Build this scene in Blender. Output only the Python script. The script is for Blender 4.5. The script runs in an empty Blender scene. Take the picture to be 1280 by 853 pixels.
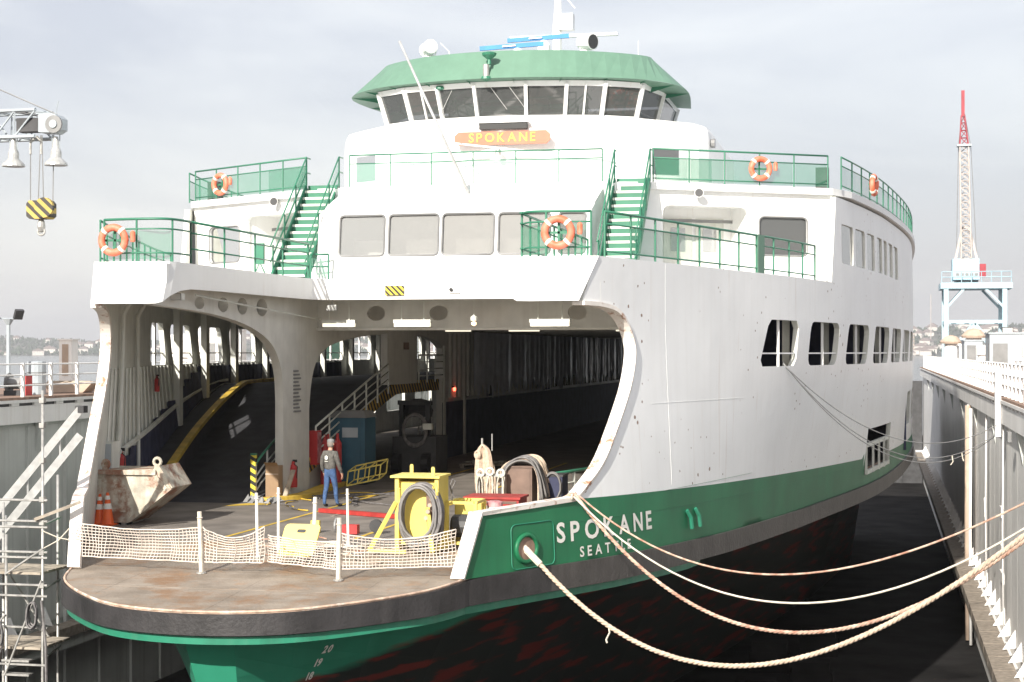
import bpy, bmesh, math, random
import numpy as np
from mathutils import Vector, Matrix
from mathutils.geometry import delaunay_2d_cdt
R = math.radians
rnd = random.Random(7)
SC = bpy.context.scene
COL = SC.collection
# ------------------------------------------------------------------ camera, sky, sun, exposure
cam_d = bpy.data.cameras.new('camera'); cam = bpy.data.objects.new('camera', cam_d); COL.objects.link(cam)
cam.location = (11.74, 0.0, 4.07)
cam.rotation_euler = (R(90), 0, 0.21725)
cam_d.sensor_width = 36; cam_d.lens = 36*2084/1280
cam_d.shift_y = (440-426.5)/1280
cam_d.clip_start = .1; cam_d.clip_end = 20000
SC.camera = cam
TO_SUN = Vector((-.18, -1.0, .56)).normalized()
W_ = bpy.data.worlds.new('World'); SC.world = W_; W_.use_nodes = True
nt = W_.node_tree; nt.nodes.clear()
def N(t, k, **kw):
    n = t.nodes.new(k)
    for a, b in kw.items(): setattr(n, a, b)
    return n
out = N(nt, 'ShaderNodeOutputWorld'); bg = N(nt, 'ShaderNodeBackground'); bg.inputs[1].default_value = .1
sky = N(nt, 'ShaderNodeTexSky', sky_type='NISHITA', sun_disc=False)
sky.sun_elevation = math.asin(TO_SUN.z); sky.sun_rotation = math.atan2(TO_SUN.x, TO_SUN.y); sky.air_density = 1.2; sky.dust_density = 2.5
tc = N(nt, 'ShaderNodeTexCoord'); mp = N(nt, 'ShaderNodeMapping'); mp.inputs['Scale'].default_value = (1, 1, 3.2)
nz = N(nt, 'ShaderNodeTexNoise'); nz.inputs['Scale'].default_value = 2.6; nz.inputs['Detail'].default_value = 7; nz.inputs['Roughness'].default_value = .55; nz.inputs['Distortion'].default_value = .4
nt.links.new(tc.outputs['Generated'], mp.inputs[0]); nt.links.new(mp.outputs[0], nz.inputs[0])
cr = N(nt, 'ShaderNodeValToRGB')
cr.color_ramp.elements[0].position = .40; cr.color_ramp.elements[0].color = (5.0, 5.02, 5.55, 1)
cr.color_ramp.elements[1].position = .62; cr.color_ramp.elements[1].color = (7.15, 7.08, 7.15, 1)
nt.links.new(nz.outputs[0], cr.inputs[0])
mx = N(nt, 'ShaderNodeMixRGB'); mx.inputs[0].default_value = .72
nt.links.new(sky.outputs[0], mx.inputs[1]); nt.links.new(cr.outputs[0], mx.inputs[2])
nt.links.new(mx.outputs[0], bg.inputs[0]); nt.links.new(bg.outputs[0], out.inputs[0])
sd = bpy.data.lights.new('sun', 'SUN'); sd.energy = 4.8; sd.angle = R(.6); sd.color = (1, .95, .86)
so = bpy.data.objects.new('sun', sd); COL.objects.link(so); so.rotation_euler = TO_SUN.to_track_quat('Z', 'Y').to_euler(); so.location = (-20, -60, 80)
SC.view_settings.view_transform = 'Standard'; SC.view_settings.look = 'None'; SC.view_settings.exposure = 0.62; SC.view_settings.gamma = 1
SC.view_settings.use_curve_mapping = False
SC.cycles.max_bounces = 14; SC.cycles.diffuse_bounces = 7

# ------------------------------------------------------------------ materials
MATS = {}
def mat(name, col, rough=.55, metal=0, var=.12, scale=2.0, streak=0, streakcol=(.25,.2,.15), rust=0, rustscale=1.5, bump=0, bscale=8, col2=None, spec=.5, rustcol=(.2,.075,.03), spots=False, drips=0):
    m = bpy.data.materials.new(name); m.use_nodes = True; t = m.node_tree; L = t.links.new
    b = t.nodes['Principled BSDF']; b.inputs['Roughness'].default_value = rough; b.inputs['Metallic'].default_value = metal
    b.inputs['Specular IOR Level'].default_value = spec
    g = N(t, 'ShaderNodeNewGeometry')
    n = N(t, 'ShaderNodeTexNoise'); n.inputs['Scale'].default_value = scale; n.inputs['Detail'].default_value = 6; L(g.outputs['Position'], n.inputs[0])
    r = N(t, 'ShaderNodeValToRGB'); e = r.color_ramp.elements
    c2 = col2 or tuple(min(1, c*(1+var)) for c in col)
    e[0].position = .35; e[0].color = (*[c*(1-var) for c in col], 1); e[1].position = .65; e[1].color = (*c2, 1)
    L(n.outputs[0], r.inputs[0]); c = r.outputs[0]
    if streak:
        mpp = N(t, 'ShaderNodeMapping'); mpp.inputs['Scale'].default_value = (5, 5, .22); L(g.outputs['Position'], mpp.inputs[0])
        n2 = N(t, 'ShaderNodeTexNoise'); n2.inputs['Scale'].default_value = 1; n2.inputs['Detail'].default_value = 5; L(mpp.outputs[0], n2.inputs[0])
        r2 = N(t, 'ShaderNodeMapRange'); r2.inputs[1].default_value = .5; r2.inputs[2].default_value = .8; r2.inputs[4].default_value = streak; L(n2.outputs[0], r2.inputs[0])
        m2 = N(t, 'ShaderNodeMixRGB'); m2.inputs[2].default_value = (*streakcol, 1); L(r2.outputs[0], m2.inputs[0]); L(c, m2.inputs[1]); c = m2.outputs[0]
    if rust:
        n3 = N(t, 'ShaderNodeTexNoise'); n3.inputs['Scale'].default_value = rustscale; n3.inputs['Detail'].default_value = 9; n3.inputs['Roughness'].default_value = .7; L(g.outputs['Position'], n3.inputs[0])
        r3 = N(t, 'ShaderNodeMapRange'); r3.inputs[1].default_value = .72-rust*.3; r3.inputs[2].default_value = .80-rust*.25; L(n3.outputs[0], r3.inputs[0])
        m3 = N(t, 'ShaderNodeMixRGB'); m3.inputs[2].default_value = (*rustcol, 1); L(r3.outputs[0], m3.inputs[0]); L(c, m3.inputs[1]); c = m3.outputs[0]
    if drips:
        md = N(t, 'ShaderNodeMapping'); md.inputs['Scale'].default_value = (2.6, 2.6, .13); L(g.outputs['Position'], md.inputs[0])
        nd = N(t, 'ShaderNodeTexNoise'); nd.inputs['Scale'].default_value = 1.6; nd.inputs['Detail'].default_value = 8; nd.inputs['Roughness'].default_value = .65; L(md.outputs[0], nd.inputs[0])
        rd = N(t, 'ShaderNodeMapRange'); rd.inputs[1].default_value = .60; rd.inputs[2].default_value = .74; rd.inputs[4].default_value = drips; L(nd.outputs[0], rd.inputs[0])
        m6 = N(t, 'ShaderNodeMixRGB'); m6.inputs[2].default_value = (.46,.34,.25,1); L(rd.outputs[0], m6.inputs[0]); L(c, m6.inputs[1]); c = m6.outputs[0]
    if spots:
        sx = N(t, 'ShaderNodeSeparateXYZ'); L(g.outputs['Position'], sx.inputs[0]); mv = N(t, 'ShaderNodeCombineXYZ'); L(sx.outputs['Y'], mv.inputs[0]); L(sx.outputs['Z'], mv.inputs[1])
        vo = N(t, 'ShaderNodeTexVoronoi', voronoi_dimensions='2D'); vo.inputs['Scale'].default_value = 1.5; L(mv.outputs[0], vo.inputs['Vector'])
        ng = N(t, 'ShaderNodeTexNoise'); ng.inputs['Scale'].default_value = .35; L(g.outputs['Position'], ng.inputs[0])
        th = N(t, 'ShaderNodeMapRange'); th.inputs[1].default_value = .45; th.inputs[2].default_value = .7; th.inputs[3].default_value = 0; th.inputs[4].default_value = .08; L(ng.outputs[0], th.inputs[0])
        nf = N(t, 'ShaderNodeTexNoise'); nf.inputs['Scale'].default_value = 14; L(g.outputs['Position'], nf.inputs[0])
        ad = N(t, 'ShaderNodeMath', operation='MULTIPLY_ADD'); ad.inputs[1].default_value = .10; L(nf.outputs[0], ad.inputs[0]); L(vo.outputs['Distance'], ad.inputs[2])
        sb = N(t, 'ShaderNodeMath', operation='SUBTRACT'); sb.inputs[1].default_value = .045; L(ad.outputs[0], sb.inputs[0])
        lt = N(t, 'ShaderNodeMath', operation='LESS_THAN'); L(sb.outputs[0], lt.inputs[0]); L(th.outputs[0], lt.inputs[1])
        m5 = N(t, 'ShaderNodeMixRGB'); m5.inputs[2].default_value = (.24,.15,.11,1); L(lt.outputs[0], m5.inputs[0]); L(c, m5.inputs[1]); c = m5.outputs[0]
    L(c, b.inputs['Base Color'])
    if bump:
        n4 = N(t, 'ShaderNodeTexNoise'); n4.inputs['Scale'].default_value = bscale; n4.inputs['Detail'].default_value = 5; L(g.outputs['Position'], n4.inputs[0])
        bp = N(t, 'ShaderNodeBump'); bp.inputs['Strength'].default_value = bump; bp.inputs['Distance'].default_value = .05; L(n4.outputs[0], bp.inputs['Height']); L(bp.outputs[0], b.inputs['Normal'])
    MATS[name] = m; return m
def emis(name, col, s):
    m = mat(name, (.8,.8,.75)); b = m.node_tree.nodes['Principled BSDF']
    b.inputs['Emission Color'].default_value = (*col, 1); b.inputs['Emission Strength'].default_value = s; return m
def screen_mat(name, col, alpha, rough=.6):
    m = bpy.data.materials.new(name); m.use_nodes = True; t = m.node_tree; b = t.nodes['Principled BSDF']
    b.inputs['Base Color'].default_value = (*col, 1); b.inputs['Roughness'].default_value = rough
    n = N(t, 'ShaderNodeTexNoise'); n.inputs['Scale'].default_value = 1.3; g = N(t, 'ShaderNodeNewGeometry'); t.links.new(g.outputs['Position'], n.inputs[0])
    r = N(t, 'ShaderNodeMapRange'); r.inputs[3].default_value = alpha-.08; r.inputs[4].default_value = alpha+.08; t.links.new(n.outputs[0], r.inputs[0])
    tr = N(t, 'ShaderNodeBsdfTransparent'); mxs = N(t, 'ShaderNodeMixShader'); o = t.nodes['Material Output']
    t.links.new(r.outputs[0], mxs.inputs[0]); t.links.new(tr.outputs[0], mxs.inputs[1]); t.links.new(b.outputs[0], mxs.inputs[2]); t.links.new(mxs.outputs[0], o.inputs[0])
    MATS[name] = m; return m
def glass_mat(name, tint, refl=.12, trans=.8):
    m = bpy.data.materials.new(name); m.use_nodes = True; t = m.node_tree; o = t.nodes['Material Output']; t.nodes.remove(t.nodes['Principled BSDF'])
    tr = N(t, 'ShaderNodeBsdfTransparent'); tr.inputs[0].default_value = (*tint, 1)
    gl = N(t, 'ShaderNodeBsdfGlossy'); gl.inputs['Roughness'].default_value = .03
    di = N(t, 'ShaderNodeBsdfDiffuse'); di.inputs[0].default_value = (.62,.64,.64,1)
    fr = N(t, 'ShaderNodeFresnel'); fr.inputs[0].default_value = 1.5
    ad = N(t, 'ShaderNodeMath', operation='ADD'); ad.inputs[1].default_value = refl; t.links.new(fr.outputs[0], ad.inputs[0])
    a = N(t, 'ShaderNodeMixShader'); a.inputs[0].default_value = 1-trans; t.links.new(tr.outputs[0], a.inputs[1]); t.links.new(di.outputs[0], a.inputs[2])
    s = N(t, 'ShaderNodeMixShader'); t.links.new(ad.outputs[0], s.inputs[0]); t.links.new(a.outputs[0], s.inputs[1]); t.links.new(gl.outputs[0], s.inputs[2]); t.links.new(s.outputs[0], o.inputs[0])
    MATS[name] = m; return m
def stripe_mat(name, c1, c2, vec, period, duty=.5, rough=.6):
    m = mat(name, c1, rough); t = m.node_tree; L = t.links.new; b = t.nodes['Principled BSDF']
    g = N(t, 'ShaderNodeNewGeometry'); d = N(t, 'ShaderNodeVectorMath', operation='DOT_PRODUCT'); d.inputs[1].default_value = [v/period for v in vec]; L(g.outputs['Position'], d.inputs[0])
    f = N(t, 'ShaderNodeMath', operation='FRACT'); L(d.outputs['Value'], f.inputs[0])
    gt = N(t, 'ShaderNodeMath', operation='GREATER_THAN'); gt.inputs[1].default_value = duty; L(f.outputs[0], gt.inputs[0])
    x = N(t, 'ShaderNodeMixRGB'); x.inputs[2].default_value = (*c2, 1); L(gt.outputs[0], x.inputs[0])
    src = b.inputs['Base Color'].links[0].from_socket; L(src, x.inputs[1]); L(x.outputs[0], b.inputs['Base Color']); return m

mat('white', (.85,.85,.84), .38, var=.03, scale=.8, streak=.10, streakcol=(.55,.5,.42), bump=.05, bscale=1.1, drips=.35)
mat('hullwhite', (.86,.865,.86), .36, var=.03, scale=.5, streak=.16, streakcol=(.6,.58,.54), bump=.34, bscale=.8, spots=True, drips=.3)
mat('trim', (.80,.75,.69), .5, var=.06, rust=.62, rustscale=3.0, bump=.2, bscale=6, rustcol=(.36,.17,.09))
mat('offwhite', (.66,.67,.62), .55, var=.07, streak=.3, streakcol=(.3,.25,.18))
mat('ceilgrey', (.66,.65,.61), .6, var=.06, streak=.15)
mat('hullgreen', (.016,.155,.068), .42, var=.14, scale=.7, streak=.3, streakcol=(.012,.08,.04), spec=.3, rust=.04, rustscale=3, bump=.12, bscale=1.2)
mat('roofgreen', (.125,.235,.17), .5, var=.05, streak=.1, streakcol=(.2,.38,.28))
mat('railgreen', (.035,.185,.11), .42, var=.1)
mat('stripgreen', (.022,.2,.12), .45, var=.15, scale=2, streak=.3, streakcol=(.1,.25,.17), rust=.08)
mat('navy', (.055,.06,.105), .8, spec=.2, var=.2, streak=.2, streakcol=(.05,.05,.06))
mat('blackrub', (.030,.028,.029), .55, var=.4, scale=1.2, streak=.4, streakcol=(.07,.064,.064), rust=.10, rustscale=5, bump=.22, bscale=14, rustcol=(.10,.07,.055))
mat('rustedge', (.52,.37,.28), .7, var=.3, scale=5, rust=.6, rustscale=4, rustcol=(.7,.62,.55))
mat('redpaint', (.36,.035,.03), .5, var=.2, scale=5)
mat('rubgrey', (.062,.056,.052), .5, var=.18, scale=2, streak=.35, streakcol=(.13,.12,.115), bump=.3, bscale=10)
mat('rampfloor', (.05,.05,.056), .75, var=.25, scale=2, bump=.2, bscale=20)
mat('deckfloor', (.19,.168,.148), .7, var=.22, scale=1.1, rust=.05, bump=.2, bscale=20)
mat('deckgreen', (.05,.13,.09), .7)
mat('yellow', (.74,.60,.15), .45, var=.08, rust=.08, rustscale=6)
mat('yellowline', (.62,.42,.06), .6, var=.2, rust=.25, rustscale=6, rustcol=(.14,.12,.1))
mat('red', (.48,.035,.035), .45, var=.12); mat('fadedred', (.38,.07,.09), .5, var=.25, scale=4, col2=(.62,.35,.36)); mat('orange', (.85,.14,.03), .5)
mat('ringorange', (.85,.17,.08), .55, var=.1, scale=6, col2=(.9,.26,.17))
mat('black', (.012,.012,.013), .5); mat('darkgrey', (.045,.045,.048), .55, var=.3); mat('midgrey', (.22,.22,.22), .5)
mat('steel', (.42,.41,.39), .45, metal=.4, var=.2, scale=9, rust=.22, rustscale=9); mat('alu', (.5,.5,.49), .4, metal=.3, var=.12, scale=7, rust=.1)
mat('dockwhite', (.86,.845,.825), .6, var=.06, scale=.6, streak=.22, streakcol=(.45,.37,.3), rust=.10, rustscale=2.2, bump=.12, bscale=1.5, drips=.25)
mat('dockgrey', (.58,.595,.57), .6, var=.1, scale=.5, streak=.4, streakcol=(.22,.21,.19), rust=.08, rustscale=2, bump=.25, bscale=1.2)
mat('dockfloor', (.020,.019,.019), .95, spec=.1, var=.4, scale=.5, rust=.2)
mat('timber', (.26,.22,.18), .8, var=.25, scale=6); mat('plank', (.36,.31,.25), .8, var=.25, scale=5); mat('rustplate', (.26,.17,.125), .8, var=.3, scale=4)
mat('skip', (.50,.47,.39), .7, var=.25, scale=3, rust=.85, rustscale=1.7, streak=.9, streakcol=(.26,.14,.08), drips=.8, bump=.3, bscale=6, rustcol=(.27,.13,.08))
mat('cardboard', (.30,.2,.12), .8); mat('toiletblue', (.03,.10,.15), .5); mat('rope', (.55,.43,.33), .9, var=.2, scale=12); mat('ropered', (.52,.27,.19), .9, var=.3, scale=6, col2=(.62,.48,.38)); mat('ropepale', (.62,.57,.48), .9, var=.15, scale=9); mat('cable', (.25,.25,.25), .6)
mat('netcord', (.66,.58,.51), .9, var=.1); mat('hose', (.16,.15,.15), .55, var=.3, scale=7); mat('hosegrey', (.20,.19,.185), .6, var=.2)
mat('craneblue', (.38,.53,.60), .55, var=.08, rust=.05); mat('cranegrey', (.40,.44,.47), .5, var=.1, rust=.05); mat('cranewhite', (.50,.45,.42), .6, rust=.12, rustscale=1.2); mat('cranered', (.32,.03,.045), .5)
mat('board', (.48,.17,.10), .5, var=.1); mat('goldletter', (.85,.52,.08), .5); mat('whiteletter', (.80,.78,.72), .5, var=.05, rust=.1, rustscale=8)
mat('radarblue', (.02,.22,.55), .4); mat('lampglass', (.6,.6,.58), .2); mat('brownbox', (.17,.11,.085), .6, var=.25, rust=.2); mat('tan', (.48,.37,.29), .7)
mat('skin', (.5,.28,.2), .6); mat('jacket', (.105,.10,.092), .85, var=.25, scale=18, bump=.3, bscale=30); mat('jeans', (.05,.10,.22), .85, var=.3, scale=14, bump=.2, bscale=30); mat('shoe', (.03,.025,.02), .7); mat('hair', (.2,.17,.15), .8)
mat('hill', (.055,.07,.05), .9, var=.35, scale=.02, col2=(.13,.125,.10)); mat('foliage', (.035,.055,.03), .9, var=.4, scale=.05); mat('housewall', (.62,.58,.54), .8); mat('houseroof', (.22,.17,.16), .8); mat('land', (.12,.11,.1), .9)
mat('plastic', (.56,.58,.64), .35, var=.1, scale=3)
mat('interior', (.62,.60,.56), .7); mat('seatblue', (.1,.13,.2), .7)
emis('tubelight', (1, .92, .70), .75); emis('bulb', (1,.6,.3), 3.0); emis('redlamp', (1,.1,.05), 5)
screen_mat('meshgreen', (.035,.23,.13), .42); screen_mat('meshlight', (.16,.42,.29), .36)
glass_mat('cabinglass', (.9,.91,.91), .12, .66); glass_mat('pilotglass', (.22,.22,.23), .06, .88); glass_mat('darkglass', (.14,.15,.19), .03, .85); glass_mat('sideglass', (.5,.5,.5), .2, .45)
stripe_mat('hazard', (.55,.36,.05), (.02,.02,.02), (0,1,.9), .34); stripe_mat('hazardx', (.75,.55,.05), (.02,.02,.02), (1,0,1), .16); stripe_mat('hookstripe', (.50,.36,.09), (.05,.045,.04), (1,0,1.1), .34)
stripe_mat('hazardpost', (.75,.6,.05), (.02,.02,.02), (.6,0,1), .22)
# water
m = mat('water', (.05,.075,.085), .12, var=.2, scale=.05, bump=.4, bscale=.6)
# deck plating with wear and rust of its own shape
m = mat('deckplate', (.25,.205,.16), .75, var=.2, scale=1.3, rust=.72, rustscale=.55, bump=.3, bscale=14, col2=(.31,.26,.21), streak=0, rustcol=(.23,.14,.08))
t = m.node_tree; b = t.nodes['Principled BSDF']; src_ = b.inputs['Base Color'].links[0].from_socket; g_ = N(t,'ShaderNodeNewGeometry')
for sc, lo, hi, col_, am in (((.5,4.5,1),.55,.72,(.40,.36,.32),.6),((4,.35,1),.58,.75,(.13,.11,.10),.55),((1.2,1.2,1),.56,.66,(.34,.2,.11),.5)):
    mp_ = N(t,'ShaderNodeMapping'); mp_.inputs['Scale'].default_value = sc; mp_.inputs['Rotation'].default_value = (0,0,.15); t.links.new(g_.outputs['Position'], mp_.inputs[0])
    n_ = N(t,'ShaderNodeTexNoise'); n_.inputs['Scale'].default_value = 1.5; n_.inputs['Detail'].default_value = 10; n_.inputs['Roughness'].default_value = .72; t.links.new(mp_.outputs[0], n_.inputs[0])
    r_ = N(t,'ShaderNodeMapRange'); r_.inputs[1].default_value = lo; r_.inputs[2].default_value = hi; r_.inputs[4].default_value = am; t.links.new(n_.outputs[0], r_.inputs[0])
    x_ = N(t,'ShaderNodeMixRGB'); x_.inputs[2].default_value = (*col_,1); t.links.new(r_.outputs[0], x_.inputs[0]); t.links.new(src_, x_.inputs[1]); src_ = x_.outputs[0]
t.links.new(src_, b.inputs['Base Color'])
# wet hull below the rubbing rail: green topcoat, dark bottom paint with red primer showing
def hull_bottom():
    m = bpy.data.materials.new('hullbottom'); m.use_nodes = True; t = m.node_tree; L = t.links.new; b = t.nodes['Principled BSDF']; b.inputs['Roughness'].default_value = .45
    g = N(t, 'ShaderNodeNewGeometry'); s = N(t, 'ShaderNodeSeparateXYZ'); L(g.outputs['Position'], s.inputs[0])
    mp = N(t, 'ShaderNodeMapping'); mp.inputs['Rotation'].default_value = (R(-25), 0, 0); mp.inputs['Scale'].default_value = (.8, .22, 2.4); L(g.outputs['Position'], mp.inputs[0])
    n = N(t, 'ShaderNodeTexNoise'); n.inputs['Scale'].default_value = 1.6; n.inputs['Detail'].default_value = 8; L(mp.outputs[0], n.inputs[0])
    # paint line z = -4.4 + .21*(y-20) warped by noise
    a = N(t, 'ShaderNodeMath', operation='MULTIPLY_ADD'); a.inputs[1].default_value = .135; a.inputs[2].default_value = -6.45; L(s.outputs['Y'], a.inputs[0])
    w = N(t, 'ShaderNodeMath', operation='MULTIPLY_ADD'); w.inputs[1].default_value = .5; L(n.outputs[0], w.inputs[0]); L(a.outputs[0], w.inputs[2])
    d = N(t, 'ShaderNodeMath', operation='SUBTRACT'); L(s.outputs['Z'], d.inputs[0]); L(w.outputs[0], d.inputs[1])
    st = N(t, 'ShaderNodeMapRange'); st.inputs[1].default_value = -.06; st.inputs[2].default_value = .10; L(d.outputs[0], st.inputs[0])
    r = N(t, 'ShaderNodeValToRGB'); r.color_ramp.elements[0].position = .54; r.color_ramp.elements[0].color = (.012,.018,.015,1); r.color_ramp.elements[1].position = .61; r.color_ramp.elements[1].color = (.15,.017,.011,1); L(n.outputs[0], r.inputs[0])
    n2 = N(t, 'ShaderNodeTexNoise'); n2.inputs['Scale'].default_value = 1.2; n2.inputs['Detail'].default_value = 6; L(g.outputs['Position'], n2.inputs[0])
    r2 = N(t, 'ShaderNodeValToRGB'); r2.color_ramp.elements[0].color = (.02,.20,.115,1); r2.color_ramp.elements[1].color = (.04,.30,.19,1); L(n2.outputs[0], r2.inputs[0])
    x = N(t, 'ShaderNodeMixRGB'); L(st.outputs[0], x.inputs[0]); L(r.outputs[0], x.inputs[1]); L(r2.outputs[0], x.inputs[2]); L(x.outputs[0], b.inputs['Base Color'])
    MATS['hullbottom'] = m
hull_bottom()

# ------------------------------------------------------------------ mesh helpers
def wl(o):
    v = Vector((0,0,0))
    while o: v = v + o.location; o = o.parent
    return v
def tag(o, label=None, cat=None, group=None, kind=None):
    if label: o['label'] = label
    if cat: o['category'] = cat
    if group: o['group'] = group
    if kind: o['kind'] = kind
    return o
def thing(name, label, cat, loc=(0,0,0), rz=0, group=None):
    o = bpy.data.objects.new(name, None); COL.objects.link(o); o.location = loc; o.rotation_euler = (0,0,rz); o.empty_display_size = .2
    return tag(o, label, cat, group)
class MB:
    def __init__(s): s.v = []; s.f = []; s.m = []
    def add(s, vs, fs, mi=0):
        b = len(s.v); s.v += [tuple(map(float, p)) for p in vs]; s.f += [tuple(b+i for i in f) for f in fs]; s.m += [mi]*len(fs); return s
    def bx(s, x0, x1, y0, y1, z0, z1, mi=0):
        return s.add([(x0,y0,z0),(x1,y0,z0),(x1,y1,z0),(x0,y1,z0),(x0,y0,z1),(x1,y0,z1),(x1,y1,z1),(x0,y1,z1)],
                     [(0,3,2,1),(4,5,6,7),(0,1,5,4),(1,2,6,5),(2,3,7,6),(3,0,4,7)], mi)
    def bar(s, p, q, w, h, mi=0, up=(0,0,1)):
        p = Vector(p); q = Vector(q); d = (q-p).normalized(); u = Vector(up)
        if abs(d.dot(u)) > .95: u = Vector((0,1,0))
        a = d.cross(u).normalized()*w/2; c = a.cross(d).normalized()*h/2
        return s.add([p-a-c,p+a-c,p+a+c,p-a+c,q-a-c,q+a-c,q+a+c,q-a+c], [(3,2,1,0),(4,5,6,7),(0,1,5,4),(1,2,6,5),(2,3,7,6),(3,0,4,7)], mi)
    def tube(s, pts, r, n=6, mi=0, closed=False, taper=None):
        pts = [Vector(p) for p in pts]; k = len(pts); vs = []; fs = []
        ref = None
        for i, p in enumerate(pts):
            a = pts[i-1] if (i > 0 or closed) else p; b = pts[(i+1) % k] if (i < k-1 or closed) else p
            d = (b-a).normalized() if (b-a).length > 1e-9 else Vector((0,0,1))
            if ref is None: ref = Vector((0,0,1)) if abs(d.z) < .9 else Vector((1,0,0))
            x = (ref - d*ref.dot(d)).normalized(); ref = x; y = d.cross(x)
            rr = r if taper is None else r*taper[i]
            vs += [p + (x*math.cos(2*math.pi*j/n) + y*math.sin(2*math.pi*j/n))*rr for j in range(n)]
        for i in range(k if closed else k-1):
            i2 = (i+1) % k
            fs += [(i*n+j, i*n+(j+1) % n, i2*n+(j+1) % n, i2*n+j) for j in range(n)]
        if not closed: fs += [tuple(range(n))[::-1], tuple((k-1)*n+j for j in range(n))]
        return s.add(vs, fs, mi)
    def cyl(s, p, q, r, r2=None, n=12, mi=0): return s.tube([p, q], r, n, mi, taper=[1, (r2 if r2 is not None else r)/r])
    def lathe(s, prof, c=(0,0,0), n=16, axis='z', mi=0):
        vs = []; fs = []; c = Vector(c)
        for r, h in prof:
            for j in range(n):
                a = 2*math.pi*j/n; x, y = r*math.cos(a), r*math.sin(a)
                vs.append(c + Vector({'z':(x,y,h),'y':(x,h,y),'x':(h,x,y)}[axis]))
        k = len(prof)
        for i in range(k-1): fs += [(i*n+j, i*n+(j+1) % n, (i+1)*n+(j+1) % n, (i+1)*n+j) for j in range(n)]
        fs += [tuple(range(n))[::-1], tuple((k-1)*n+j for j in range(n))]
        return s.add(vs, fs, mi)
    def torus(s, c, Rr, r, ax=(0,1,0), n=24, k=8, mi=0, sx=1):
        ax = Vector(ax).normalized(); u = Vector((0,0,1)); u = (u-ax*u.dot(ax)).normalized() if abs(ax.z) < .95 else Vector((1,0,0)); v = ax.cross(u); c = Vector(c); vs = []; fs = []
        for i in range(n):
            a = 2*math.pi*i/n; d = u*math.cos(a)+v*math.sin(a)*sx
            for j in range(k):
                b = 2*math.pi*j/k; vs.append(c+d*(Rr+r*math.cos(b))+ax*r*math.sin(b))
        for i in range(n): fs += [(i*k+j, ((i+1) % n)*k+j, ((i+1) % n)*k+(j+1) % k, i*k+(j+1) % k) for j in range(k)]
        return s.add(vs, fs, mi)
    def prism(s, poly, fmap, t0, t1, mi=0):
        n = len(poly); vs = [fmap(a, b, t0) for a, b in poly] + [fmap(a, b, t1) for a, b in poly]
        return s.add(vs, [tuple(range(n))[::-1], tuple(range(n, 2*n))] + [(i, (i+1) % n, n+(i+1) % n, n+i) for i in range(n)], mi)
    def build(s, name, mats, parent=None, world=True, smooth=False, loc=None):
        me = bpy.data.meshes.new(name)
        if isinstance(mats, str): mats = [mats]
        off = Vector((0,0,0))
        if loc is not None: off = Vector(loc)
        elif parent is not None and world: off = wl(parent)
        elif parent is None:
            a = np.array(s.v); off = Vector((float((a[:,0].min()+a[:,0].max())/2), float((a[:,1].min()+a[:,1].max())/2), float(a[:,2].min())))
        me.from_pydata([(x-off.x, y-off.y, z-off.z) for x, y, z in s.v], [], s.f)
        for q in mats: me.materials.append(MATS[q])
        if len(mats) > 1: me.polygons.foreach_set('material_index', s.m)
        if smooth is True: me.polygons.foreach_set('use_smooth', [True]*len(me.polygons))
        elif smooth: me.polygons.foreach_set('use_smooth', [mm in smooth for mm in s.m])
        o = bpy.data.objects.new(name, me); COL.objects.link(o)
        if parent is not None: o.parent = parent
        if parent is None: o.location = off
        elif loc is not None: o.location = Vector(loc) - wl(parent)
        return o
def inst(src, parent, loc, rz=None, name=None):
    o = src.copy(); COL.objects.link(o); o.parent = parent; o.location = Vector(loc) - (wl(parent) if parent else Vector((0,0,0)))
    if rz is not None: o.rotation_euler = (0,0,rz)
    return o
def copy_tree(o, parent=None):
    c = o.copy(); COL.objects.link(c); c.parent = parent
    for ch in list(o.children): copy_tree(ch, c)
    return c
def rrect(u0, v0, u1, v1, r, n=4):
    p = []
    for cx, cy, a0 in ((u1-r, v0+r, -90), (u1-r, v1-r, 0), (u0+r, v1-r, 90), (u0+r, v0+r, 180)):
        for i in range(n+1):
            a = R(a0+90*i/n); p.append((cx+r*math.cos(a), cy+r*math.sin(a)))
    return p
def inpoly(pts, poly):
    x, y = pts[:,0], pts[:,1]; ins = np.zeros(len(pts), bool); n = len(poly); j = n-1
    for i in range(n):
        xi, yi = poly[i]; xj, yj = poly[j]
        if yi != yj: ins ^= ((yi > y) != (yj > y)) & (x < (xj-xi)*(y-yi)/(yj-yi)+xi)
        j = i
    return ins
def resample(loop, d, closed=True):
    o = []; n = len(loop)
    for i in range(n if closed else n-1):
        a = loop[i]; b = loop[(i+1) % n]; k = max(1, int(math.hypot(b[0]-a[0], b[1]-a[1])/d))
        o += [(a[0]+(b[0]-a[0])*j/k, a[1]+(b[1]-a[1])*j/k) for j in range(k)]
    if not closed: o.append(loop[-1])
    return o
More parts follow.
